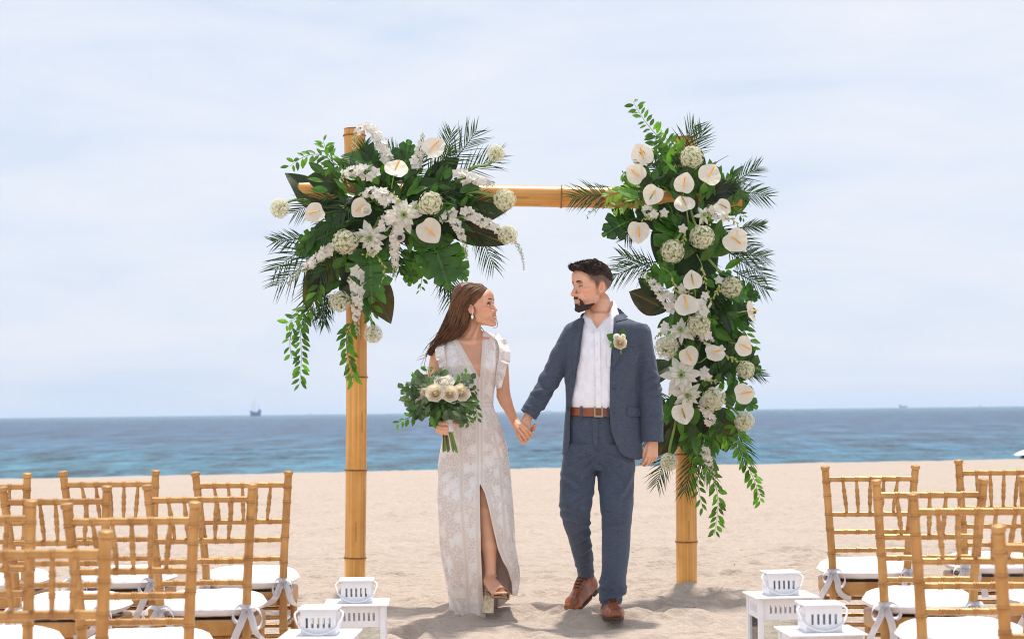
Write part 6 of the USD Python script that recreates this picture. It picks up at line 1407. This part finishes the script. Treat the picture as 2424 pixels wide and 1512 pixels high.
# lace: white flower clusters over a nude lining; the seams' ribbon bands and the lining come with the mesh's own colour
M['lace'] = usdkit.material(stage, '/World/Looks/lace', {
    'tc': ('texture_coordinate', {}), 'nd': ('noise_texture', {'scale': 30.0, 'detail': 4.0, 'roughness': 0.6}), 'sv': ('vector_math', {'math_type': 'scale', 'scale': 0.03}), 'av': ('vector_math', {'math_type': 'add'}),
    'v1': ('voronoi_texture', {'scale': 14.0, 'feature': 'f1'}), 'nb': ('math', {'math_type': 'multiply_add', 'value2': 0.55}), 'mask': ('map_range', {'from_min': 0.66, 'from_max': 0.78, 'to_min': 1.0, 'to_max': 0.0, 'clamp': True}),
    'w1': ('math', {'math_type': 'multiply', 'value2': 38.0}), 'sn': ('math', {'math_type': 'sine'}), 'ins': ('map_range', {'from_min': -1.0, 'from_max': -0.2, 'to_min': 0.66, 'to_max': 1.0, 'clamp': True}),
    'v2': ('voronoi_texture', {'scale': 75.0, 'feature': 'distance_to_edge'}), 'out': ('map_range', {'from_min': 0.02, 'from_max': 0.16, 'to_min': 0.92, 'to_max': 0.30, 'clamp': True}), 'fac': ('mix_float', {}),
    'at': ('attribute', {'attribute': 'col'}), 'sp': ('separate_color', {'color_type': 'rgb'}),
    'lace': ('mix_color', {'a': (0.66, 0.51, 0.43), 'b': (0.93, 0.905, 0.885)}), 'band': ('mix_color', {'b': (0.80, 0.71, 0.64)}), 'line': ('mix_color', {'b': (0.89, 0.86, 0.84)}), 'lin': ('mix_color', {'b': (0.78, 0.64, 0.59)}),
    'bp': ('bump', {'strength': 0.5, 'distance': 0.003}), 'p': ('principled_bsdf', {'roughness': 0.75, 'specular_ior_level': 0.25, 'sheen_weight': 0.15}), 't': ('translucent_bsdf', {'color': (0.8, 0.72, 0.68)}), 'mx': ('mix_closure', {'fac': 0.12})},
    [('tc.object', 'nd.vector'), ('nd.color', 'sv.vector1'), ('tc.object', 'av.vector1'), ('sv.vector', 'av.vector2'), ('av.vector', 'v1.vector'), ('av.vector', 'v2.vector'),
     ('nd.fac', 'nb.value1'), ('v1.distance', 'nb.value3'), ('nb.value', 'mask.value'), ('nb.value', 'w1.value1'), ('w1.value', 'sn.value1'), ('sn.value', 'ins.value'), ('v2.distance', 'out.value'), ('mask.result', 'fac.fac'), ('out.result', 'fac.a'), ('ins.result', 'fac.b'),
     ('at.color', 'sp.color'), ('fac.result', 'lace.fac'), ('lace.result', 'band.a'), ('sp.r', 'band.fac'), ('band.result', 'line.a'), ('sp.g', 'line.fac'), ('line.result', 'lin.a'), ('sp.b', 'lin.fac'), ('lin.result', 'p.base_color'), ('fac.result', 'bp.height'), ('bp.normal', 'p.normal'), ('p.BSDF', 'mx.closure1'), ('t.BSDF', 'mx.closure2')], surface='mx.closure')


def build_bride():
    d = 9.35; G = Figure(d, 1130, 'woman in long white lace dress with long brown hair, holding a bouquet'); k = G.k; mm = .001 / k
    u = lambda px, py, yd=0: U(d, px, py, yd)
    th = math.radians(69); pit = math.radians(9); rol = math.radians(0)
    f0, l0, u0 = np.array([math.sin(th), -math.cos(th), 0]), np.array([math.cos(th), math.sin(th), 0]), np.array([0, 0, 1.0])
    f1 = f0 * math.cos(pit) + u0 * math.sin(pit); u1 = u0 * math.cos(pit) - f0 * math.sin(pit); R = np.stack([f1, l0, u1], 1)
    hs = mm * .97; hc = u(1129, 733, -2)
    add, ear, eyes, lids, mouth, HP = head_prims(hc, R, hs, True, .9)
    B = Field((985, -168, -1490), (1290, 110, -655), 1.45)
    B.add(loft([(800, 1070, 1168, 6, 17), (812, 1052, 1184, 4, 24), (835, 1046, 1184, 0, 31), (870, 1056, 1176, -4, 37), (905, 1066, 1172, -2, 38), (935, 1075, 1165, 0, 31), (960, 1078, 1164, 0, 29), (1030, 1058, 1186, 0, 38), (1100, 1052, 1192, 0, 40)], d), 10)
    for s in (-1, 1):
        B.add(ell(u(1118 + s * 27, 872, -26), (24, 20, 24)), 12)
    # neck and shoulders
    B.add(rc(u(1122, 752, 10), u(1112, 806, 8), 19, 22), 8); B.add(rc(u(1100, 790, 14), u(1062, 812, 10), 12, 13), 14); B.add(rc(u(1126, 794, 12), u(1174, 814, 8), 12, 13), 14)
    for s in (-1, 1):
        B.add(rc(u(1113 + s * 6, 809, -17), u(1113 + s * 50, 806, -2), 4, 4), 8)      # collar bones
    B.add(rc(u(1140, 752, -2), u(1118, 808, -18), 5, 4), 7)
    # arms
    for a in (((1184, 828, 8), (1192, 936, 4), 17.5, 15.5), ((1192, 936, 4), (1197, 950, 3), 15.5, 14.5), ((1197, 950, 3), (1221, 1002, 8), 14, 9.5), ((1040, 828, 8), (1018, 930, 18), 18.5, 15), ((1018, 930, 18), (1036, 1000, -84), 14, 9.5)):
        B.add(rc(u(*a[0]), u(*a[1]), a[2], a[3]), 6)
    # legs
    for a in (((1146, 1080, -4), (1150, 1208, -50), 36, 24), ((1150, 1208, -50), (1158, 1290, -58), 23, 21.5), ((1158, 1290, -58), (1160, 1352, -66), 20, 12.5), ((1160, 1352, -66), (1158, 1374, -70), 12.5, 13), ((1158, 1374, -70), (1153, 1386, -54), 14, 13), ((1158, 1372, -70), (1170, 1388, -100), 15, 13), ((1166, 1386, -92), (1170, 1399, -122), 13, 9.5), ((1172, 1384, -92), (1187, 1397, -122), 12, 9), ((1100, 1080, 4), (1106, 1210, 16), 36, 23), ((1106, 1210, 16), (1118, 1380, 40), 21, 12), ((1118, 1380, 40), (1122, 1420, 30), 12, 12), ((1122, 1420, 30), (1136, 1444, -4), 12, 10)):
        B.add(rc(u(*a[0]), u(*a[1]), a[2], a[3]), 6)
    for i, (dx, L) in enumerate(((-7, 15), (-2.5, 16), (2, 15), (6, 13), (9.5, 10))):     # toes
        B.add(rc(u(1178 + dx * 1.6, 1400, -122), u(1182 + dx * 1.6 + L * .25, 1402 + 2 - i * .4, -126 - L), 4.2 - .4 * i, 3.4 - .3 * i), 2)
        B.add(rc(u(1136 + dx * 1.1, 1449, -6), u(1138 + dx * 1.3, 1455, -8 - L), 4.0 - .4 * i, 3.3 - .3 * i), 2)
    for p, kk in add:
        B.add(p, kk * hs)
    for p, kk in eyes:
        B.cut(p, kk * hs)
    for p, kk in lids:
        B.add(p, kk * hs)
    for p, kk in ear:
        B.add(p, kk * hs)
    for s in (-1, 1):
        B.cut(ell(HP(-1, s * 89, 8), np.array((9, 8, 17)) * hs, R), 1.0)
    for q in mouth:
        B.cut(q, 1.0)
    # right hand round the bouquet: palm behind, fingers close over the wrap from the left
    zb = -113
    hw = u(1036, 1004, -86); B.add(rc(hw, u(1044, 1010, zb + 14), 11, 12), 6); B.add(ell(u(1044, 1010, zb + 16), (14, 11, 18)), 6)
    for i, (y0, y1, r) in enumerate(((995, 1003, 4.3), (1004, 1013, 4.4), (1013, 1020, 4.2), (1021, 1027, 3.7))):
        x0 = 1034 + i * 3.2
        q = [u(x0 + 4, y0 + 2, zb + 14), u(x0 - 3, y0 + 1, zb + 2), u(x0 + 4, (y0 + y1) / 2, zb - 12), u(x0 + 17 - i * 2.2, y1 - 1, zb - 19), u(x0 + 25 - i * 3.2, y1, zb - 21)]
        for a, b, ra, rb in zip(q[:-1], q[1:], (r + .6, r + .3, r, r - .2), (r + .3, r, r - .2, r - .7)):
            B.add(rc(a, b, ra, rb), 1.6)
    B.add(rc(u(1050, 1004, zb + 18), u(1076, 996, zb + 4), 6, 5), 3); B.add(rc(u(1076, 996, zb + 4), u(1083, 1004, zb - 6), 5, 4), 2)
    # left hand in his: palm behind, fingers laced over the back of his hand
    s = 9.35 / 9.25; y0 = -(9.35 - 9.25) / k                          # his hand's plane in these units
    g = lambda px, py, yd: u(px, py, y0 + yd)
    B.add(rc(u(1220, 1000, 6), g(1232, 1018, 22), 10.5, 12), 6); B.add(ell(g(1238, 1028, 20), (15, 9, 18)), 6)
    for q, r in (([(1258, 1030, 12), (1256, 1026, -12), (1247, 1014, -25), (1235, 1003, -25)], 4.4), ([(1252, 1037, 12), (1251, 1034, -14), (1242, 1020, -27), (1230, 1005, -26)], 4.5), ([(1246, 1044, 10), (1245, 1041, -13), (1237, 1028, -25), (1227, 1014, -24)], 4.2), ([(1238, 1049, 8), (1238, 1046, -12), (1233, 1038, -20), (1229, 1030, -20)], 3.7)):
        for a, b, dr in zip(q[:-1], q[1:], (0, -.2, -.5)):
            B.add(rc(g(*a), g(*b), r + dr, r + dr - .4), 1.4)
    B.add(rc(g(1244, 1020, 22), g(1262, 1014, 6), 7, 5.5), 3); B.add(rc(g(1262, 1014, 6), g(1266, 1006, -4), 5.4, 4.2), 2)
    v, f = B.mesh(); n = vnormals(v, f); loc = (v - hc) @ R / hs; X, Y, Z = loc.T; hd = v[:, 2] > -775
    col = skin_colour(v, n, (0.62, 0.325, 0.20), 5)
    blush = np.exp(-(((X - 62) / 26) ** 2 + ((np.abs(Y) - 46) / 22) ** 2 + ((Z + 12) / 20) ** 2)) * hd + .5 * np.exp(-(((X - 112) / 12) ** 2 + (Y / 14) ** 2 + ((Z + 24) / 14) ** 2)) * hd
    col = col + np.array([.08, -.03, -.02]) * blush[:, None]
    mixc = lambda c, w, t: c * (1 - w[:, None]) + np.array(t) * w[:, None]
    wide = np.exp(-((Z + 60 - .011 * Y ** 2) / 8.5) ** 2) * (X > 80) * (np.abs(Y) < 29) * hd; col = mixc(col, .75 * wide, (.50, .13, .12))
    lash = np.exp(-((Z - 16 + .012 * (np.abs(Y) - 31) ** 2) / 3.2) ** 2) * (np.abs(np.abs(Y) - 32) < 18) * (X > 64) * hd; col = mixc(col, .85 * lash, (.035, .02, .016))
    shade = np.exp(-((Z - 22) / 6) ** 2) * (np.abs(np.abs(Y) - 32) < 18) * (X > 66) * hd; col = mixc(col, .3 * shade, (.28, .13, .09))
    hand = (v[:, 2] < -985) & (v[:, 2] > -1060); col = col * (1 - .0 * hand[:, None])
    body = G.put('body', (v, f), 'skin', None, True, np.clip(col, .01, 1))
    for sd in (1, -1):
        e = trimesh.creation.icosphere(3, 11.4 * hs); ey = G.put('eye', (e.vertices + HP(76.5, sd * 31, 12), e.faces), 'eye_white', None, True)
        e = trimesh.creation.icosphere(2, 6.0 * hs); G.put('iris', (e.vertices + HP(83.5, sd * 31 + 2, 12), e.faces), 'iris_dark', ey, True)
        G.put('lashes', tube(spline([HP(88, sd * 19, 18), HP(90.5, sd * 31, 22), HP(80, sd * 46, 17), HP(74, sd * 52, 15)], 12), np.array([.8, 1.4, 1.9, 2.2, 2.3, 2.3, 2.3, 2.2, 2.0, 1.7, 1.2, .5]) * hs, 6), 'hair_dark', ey, True)
        G.put('eyebrow', tube(spline([HP(99, sd * 12, 37), HP(97, sd * 27, 41.5), HP(88, sd * 43, 40), HP(78, sd * 55, 31)], 14), np.array([1.6, 2.0, 2.2, 2.2, 2.2, 2.1, 2.0, 1.9, 1.8, 1.6, 1.4, 1.2, .9, .4]) * 1.15 * hs, 6), 'hair_dark', None, True)
    G.put('teeth', tube(spline([HP(90, -22, -54), HP(98.5, 0, -58), HP(90, 22, -54)], 14), np.array([2, 3, 3.8, 4.2, 4.4, 4.5, 4.5, 4.5, 4.5, 4.4, 4.2, 3.8, 3, 2]) * hs, 8), 'teeth', None, True)

    # ---- dress
    D = Field((1010, -105, -1475), (1245, 100, -768), 1.5)
    tor = [(797, 1064, 1168, 12, 18), (808, 1047, 1186, 8, 27), (835, 1043, 1188, 2, 37), (870, 1050, 1181, -4, 41), (900, 1060, 1175, -3, 41), (935, 1071, 1169, -1, 35), (957, 1074, 1168, 0, 33), (985, 1066, 1178, 0, 37), (1030, 1050, 1192, 0, 45), (1075, 1040, 1202, 0, 49), (1100, 1037, 1206, -2, 51), (1150, 1036, 1209, -12, 62), (1200, 1037, 1213, -18, 72), (1260, 1042, 1217, -20, 74), (1320, 1050, 1222, -20, 72), (1370, 1058, 1224, -16, 66), (1410, 1066, 1218, -8, 60), (1458, 1074, 1208, 0, 54)]
    D.add(loft(tor, d, 2.35), 2)
    for s in (-1, 1):
        D.add(ell(u(1116 + s * 28, 872, -27), (27, 23, 27)), 14)
    D.add(rc(u(1098, 788, 14), u(1060, 808, 10), 15, 16), 8); D.add(rc(u(1128, 792, 12), u(1172, 810, 8), 15, 16), 8)
    inn = loft(tor, d, 2.35, off=-4.0)
    D.cut((lambda x, y, z: np.maximum(inn[0](x, y, z), z + 1060), (1020, -90, -1480), (1240, 90, -1055)), 1, 3)
    vl, vr = [(760, 1070), (780, 1074), (794, 1079), (820, 1094), (860, 1117), (894, 1135.0)], [(760, 1141), (780, 1141), (794, 1141), (830, 1141), (860, 1139), (894, 1136)]
    D.cut(between(vl, vr, -100, 18, 760, 895), 1.2)
    D.cut(between([(760, 1070), (780, 1074), (800, 1084), (806, 1092)], [(760, 1143), (780, 1142), (800, 1142), (806, 1138)], -100, 100, 760, 806), 1.2)     # neckline at the back
    D.cut(between([(1143, 1137), (1200, 1138), (1300, 1140), (1400, 1145), (1480, 1155)], [(1143, 1138), (1150, 1142), (1165, 1149), (1200, 1158), (1240, 1167), (1290, 1179), (1320, 1190), (1345, 1203), (1370, 1211), (1400, 1215), (1480, 1216)], -120, 4, 1143, 1480), 1.0)
    for px, w in ((1042, -1), (1186, 1)):                            # armholes
        D.cut(rc(u(px + w * 11, 822, 6), u(px + w * 12, 862, 4), 15, 13), 2)
    # the hem: long on the left, caught up on the right
    D.cut(((lambda x, y, z: (z + 1452 - 44 * np.clip((x - 1165) / 45, 0, 1) ** 1.3 + 3 * np.sin(x * .16)) + 0 * y), (1000, -120, -1480), (1250, 110, -1390)), 1, 2)
    fd = D.front(1.2); v, f = D.mesh(); n = vnormals(v, f)
    ax = np.interp(-v[:, 2], [x[0] for x in tor], [(x[1] + x[2]) / 2 for x in tor]); ang = np.arctan2(v[:, 0] - ax, -v[:, 1]); low = np.clip((-v[:, 2] - 1010) / 380, 0, 1)
    outw = np.stack([v[:, 0] - ax, v[:, 1], 0 * ax], 1); outw /= np.maximum(np.linalg.norm(outw, axis=1, keepdims=True), 1e-6)
    w = low ** 1.2 * (2.6 * np.sin(ang * 9 + 1.3 * np.sin(v[:, 2] * .012) + 2 * fbm(v * .01, 2, 3)) + 1.6 * np.sin(ang * 17 + v[:, 2] * .02)) * (1 + .8 * np.clip(np.abs(ang) - .4, 0, 1)) + (fbm(v * [.05, .05, .02], 3, 6) - .5) * 3 * np.clip((-v[:, 2] - 960) / 60, 0, 1)
    w += sum(2.2 * np.exp(-(((v[:, 0] - a) + (v[:, 2] + b) * t) / 5) ** 2 - ((v[:, 2] + b) / 34) ** 2) for a, b, t in ((1165, 1010, .7), (1180, 1040, .9), (1070, 1010, -.7), (1060, 1240, .2), (1085, 1330, .15), (1190, 1180, -.3)))
    v = v + outw * w[:, None]
    nin = (n * outw).sum(1) < -.25; py = -v[:, 2]; x = v[:, 0]; frontf = v[:, 1] < 20
    # bands: (centre curve, half width)
    def band(pts, hw):
        p = np.array(pts); c = np.interp(py, p[:, 0], p[:, 1]); t = np.abs(x - c) / hw; on = (t < 1) & (py >= p[0, 0]) & (py <= p[-1, 0]) & frontf & ~nin; return on, t
    Rr, Gg, Bb = np.zeros(len(v)), np.zeros(len(v)), nin.astype(float) * (py > 1000)
    for pts, hw in (([(894, 1136), (1143, 1137)], 10), ([(796, 1075), (894, 1132)], 7), ([(796, 1146), (894, 1141)], 6.5), ([(968, 1088), (1100, 1094), (1200, 1096), (1300, 1104), (1452, 1112)], 5.5), ([(968, 1160), (1030, 1170), (1080, 1182), (1130, 1186), (1300, 1200)], 4.5), ([(1143, 1131), (1300, 1133), (1452, 1140)], 6), ([(1143, 1145), (1165, 1156), (1200, 1165), (1240, 1174), (1290, 1186), (1320, 1197), (1345, 1210)], 6)):
        on, t = band(pts, hw); Rr = np.maximum(Rr, on * .95); Gg = np.maximum(Gg, on * ((t > .72) | ((t < .2) & (hw > 8))) * .95)
    wb = (py > 947) & (py < 968) & ~nin; Rr = np.maximum(Rr, wb * .9); Gg = np.maximum(Gg, wb * ((np.abs(py - 957.5) > 7.5) | (np.abs(py - 957.5) < 1.3)) * .9)
    dress = G.put('dress', (v, f), 'lace', None, True, np.stack([Rr, Gg, Bb], 1))
    # frilled sleeves: a gathered strip round each armhole
    for cur, out in (([(1070, 797, 8), (1056, 806, -12), (1052, 826, -28), (1055, 850, -36), (1058, 876, -38), (1062, 892, -36)], [(-8, -6, 6), (-20, 2, 2), (-20, 8, -8), (-16, 8, -12), (-17, 6, -10), (-10, 4, -4)]), ([(1158, 795, 8), (1174, 803, -14), (1182, 826, -30), (1180, 852, -37), (1175, 880, -36), (1172, 912, -30)], [(8, -6, 6), (22, 0, 2), (25, 8, -6), (20, 8, -10), (20, 10, -10), (8, 12, -6)])):
        nC = 90; c = spline([u(*q) for q in cur], nC); o = spline(np.array([(q[0], q[2], -q[1]) for q in out], float), nC); t = np.linspace(0, 1, nC)
        rows = []
        for j, s_ in enumerate(np.linspace(0, 1, 7)):
            wv = np.sin(t * 2 * PI * 5.5 + .6 * np.sin(t * 9)) * 5.2 * s_ ** 1.2; P = c + o * s_ + np.array([0, -1.0, 0]) * (wv + 4 * s_ * (1 - s_))[:, None] + np.array([0, 0, -1.0]) * (np.cos(t * 2 * PI * 5.5) * 3.5 * s_ ** 2)[:, None]; rows.append(P)
        v1 = np.array(rows).reshape(-1, 3); v2 = v1 + np.array([0, 1.3, .3]); f1 = grid_faces(7, nC); N = len(v1); cl = np.zeros((2 * N, 3)); cl[6 * nC:N, 1] = .9; cl[N + 6 * nC:, 1] = .9
        G.put('sleeve_frill', (np.vstack([v1, v2]), np.vstack([f1, f1[:, ::-1] + N])), 'lace', dress, True, cl)
    # ---- hair
    H = Field((975, -70, -900), (1175, 80, -655), 1.3)
    H.add(ell(HP(-6, 0, 48), np.array((103, 82, 90)) * hs, R), 0, 30); H.add(rc(HP(30, 0, 118), HP(-40, 0, 112), 20 * hs, 24 * hs), 12)
    for a, b, ra, rb in (((1104, 702, 4), (1092, 740, 8), 34, 30), ((1092, 740, 8), (1074, 778, 8), 28, 24), ((1074, 778, 8), (1046, 806, 4), 23, 15), ((1046, 806, 4), (1020, 836, 0), 14, 7)):
        H.add(rc(u(*a), u(*b), ra, rb), 9)
    def face_off(x, y, z):                                           # the hairline: the face and the ear's front stay free
        q = [(x - hc[0]) * R[0, i] + (y - hc[1]) * R[1, i] + (z - hc[2]) * R[2, i] for i in range(3)]; X, Z = q[0] / hs, q[2] / hs
        ln = np.interp(Z, [-200, -60, -20, 10, 40, 70, 92, 108, 140], [-50, -26, -12, 2, 40, 68, 84, 110, 150])
        return (ln - X) * hs * .8
    H.cut((face_off, (970, -80, -910), (1185, 90, -640)), 3); v, f = H.mesh(); n = vnormals(v, f)
    L3 = (v - hc) @ R / hs; fl = np.stack([v[:, 0] * .9 - v[:, 2] * .35, v[:, 1], (v[:, 2] * .35 + v[:, 0]) * .15], 1)
    v = v + n * ((fbm(fl * [.16, .16, .08], 3, 3) - .5) * 5)[:, None]; hair = G.put('hair', (v, f), 'hair_brown', None, True)
    rg = np.random.default_rng(12); ms = []
    A = np.array([u(1134, 673, 0), u(1098, 682, 0), u(1074, 712, 0), u(1058, 752, 0), u(1036, 795, 0), u(1012, 826, 0), u(1002, 852, 0)])
    Bc = np.array([u(1151, 688, 0), u(1136, 708, 0), u(1117, 722, 0), u(1110, 752, 0), u(1096, 784, 0), u(1062, 806, 0), u(1036, 832, 0)])
    for i in range(330):
        t = rg.random() ** .9; near = rg.random(); P = A * (1 - t) + Bc * t
        depth = np.array([-30, -41, -40, -31, -24, -17, -12]) * (1 - .25 * (2 * t - 1) ** 2) * np.array([.35 + .65 * t] + [1] * 6) if near < .8 else np.array([-10, -8, 2, 6, 4, 2, 0])
        P = P.copy(); P[:, 1] = depth + rg.normal(0, 1.2); P += rg.normal(0, 1.6, P.shape) * np.linspace(.3, 2.2, 7)[:, None]; cut_ = rg.uniform(.62, 1.0); C = spline(P, 34); C = C[:max(int(34 * cut_), 14)]
        ph = rg.uniform(0, 6); q = np.linspace(0, 1, len(C)); ph = round(ph / 1.2) * 1.2 + .25 * ph; C[:, 0] += np.sin(q * 12 + ph) * 3.6 * q; C[:, 2] += np.cos(q * 10 + ph) * 2.6 * q
        ms.append(tube(C, rg.uniform(1.0, 2.0) * np.minimum(1, (1 - q) * 3 + .15) * np.minimum(1, .4 + q * 5), 5, False))
    G.put('locks', cat_(*ms), 'hair_brown', hair, True); ms = []
    for pts in ([(1040, 800, -10), (1016, 828, -12), (1003, 850, -10), (996, 866, -8)], [(1030, 810, -10), (1010, 842, -8), (1006, 872, -6), (1012, 888, -4)], [(1020, 826, -8), (1004, 846, -6), (986, 852, -2)], [(1022, 822, -6), (1008, 838, -4), (998, 842, 0), (990, 848, 0)], [(1171, 752, 6), (1177, 762, 6), (1176, 774, 6), (1166, 776, 8)], [(1138, 774, 20), (1146, 784, 22), (1152, 796, 20)], [(1134, 772, 20), (1142, 786, 24), (1150, 797, 20)], [(1108, 752, -26), (1106, 770, -22), (1096, 790, -20), (1080, 804, -18)], [(1114, 724, -36), (1122, 728, -34), (1126, 738, -33)], [(1110, 758, -28), (1113, 775, -24), (1104, 792, -22)]):
        ms.append(tube(spline([u(*q) for q in pts], 18), np.linspace(1.1, .35, 18), 5, False))
    G.put('loose_strands', cat_(*ms), 'hair_brown', hair, True)
    G.put('hair_pin', tube([u(1094, 712, -43), u(1100, 715, -43)], .8, 6), 'pearl', hair, True)
    e = trimesh.creation.icosphere(3, 1.0); p = HP(2, -88, -44); G.put('earring', cat_((e.vertices * [3.2, 3.0, 5.4] + p, e.faces), tube([p + (0, 0, 4), p + (0, 0, 11)], .7, 6)), 'pearl', None, True)
    a = np.linspace(0, 2 * PI, 20); rgc = g(1244, 1040, -13); G.put('ring', tube(rgc + np.stack([4.6 * np.cos(a), 4.6 * np.sin(a) * .9, 1.8 * np.cos(a)], 1), .8, 6, False), 'brass', None, True)
    # ---- block heeled sandals
    def sandal(name, heelp, ballp, toep, upv, wd=13, heel_len=46):
        h, b, t = u(*heelp), u(*ballp), u(*toep); upv = np.asarray(upv, float); c = spline([h, (h + b) / 2 + upv * 3, b, t], 20); q = np.linspace(0, 1, 20); w = np.interp(q, [0, .12, .35, .7, .9, 1], [.55, .8, .72, 1.05, .9, .35]) * wd
        T = np.gradient(c, axis=0); T /= np.linalg.norm(T, axis=1, keepdims=True); sd = np.cross(T, upv); sd /= np.linalg.norm(sd, axis=1, keepdims=True); nn = np.cross(sd, T)
        ring = np.stack([c - sd * w[:, None], c + sd * w[:, None], c + sd * w[:, None] - nn * 4, c - sd * w[:, None] - nn * 4], 0); n_ = 20
        ob = G.put('sandal', (ring.reshape(-1, 3), np.vstack([grid_faces(4, n_, True), [[0, n_, 2 * n_], [0, 2 * n_, 3 * n_], [n_ - 1, 3 * n_ - 1, 2 * n_ - 1], [n_ - 1, 4 * n_ - 1, 3 * n_ - 1]]])), 'sole_tan', None, 30)
        k0 = c[1] - nn[1] * 4; pts = [k0 + sd[1] * s * 10 + T[1] * a for s in (-1, 1) for a in (-8, 12)] + [k0 - nn[1] * heel_len + sd[1] * s * 11 + T[1] * a for s in (-1, 1) for a in (-6, 13)]; m = trimesh.convex.convex_hull(np.array(pts)); G.put('heel', (m.vertices, m.faces), 'gold_heel', ob, False)
        pts = [k0 + sd[1] * s * 11 + T[1] * a + nn[1] * z for s in (-1, 1) for a in (-9, 6) for z in (-2, 13)]; m = trimesh.convex.convex_hull(np.array(pts)); G.put('heel_counter', (m.vertices, m.faces), 'gold_heel', ob, False)
        G.put('toe_strap', ribbon(spline([c[14] - sd[14] * w[14], c[14] - sd[14] * w[14] * .7 + nn[14] * 16, c[14] + nn[14] * 23 + sd[14] * 0, c[14] + sd[14] * w[14] * .7 + nn[14] * 16, c[14] + sd[14] * w[14]], 16), 17, T[14], 1.0), 'sandal_tan', ob, 50)
        return ob, c, nn, sd
    ob, c, nn, sd = sandal('sandal', (1153, 1398, -56), (1180, 1411, -112), (1192, 1411, -150), (.25, -.35, .9), 19, 46)
    a = np.linspace(0, 2 * PI, 24); ce = u(1160, 1362, -66); G.put('ankle_strap', tube(ce + np.stack([15.5 * np.cos(a), 15.5 * np.sin(a), 3.5 * np.sin(a) + 2 * np.cos(a)], 1), 1.7, 6, False), 'sandal_tan', ob, True); G.put('strap', tube([ce + (-14, 4, 0), ce + (-13, 6, -14), u(1150, 1388, -54)], 1.5, 6), 'sandal_tan', ob, True)
    sandal('sandal', (1118, 1440, 44), (1138, 1457, 0), (1150, 1461, -26), (0, 0, 1), 17, 18)
    return G
build_chairs(); build_lanterns(); build_arch(); build_ships()
build_left(); build_right(); build_bouquet((0, 0, 9.14))
build_groom(); build_bride()
build_litter(); build_sand()
build_sea()
build_haze()
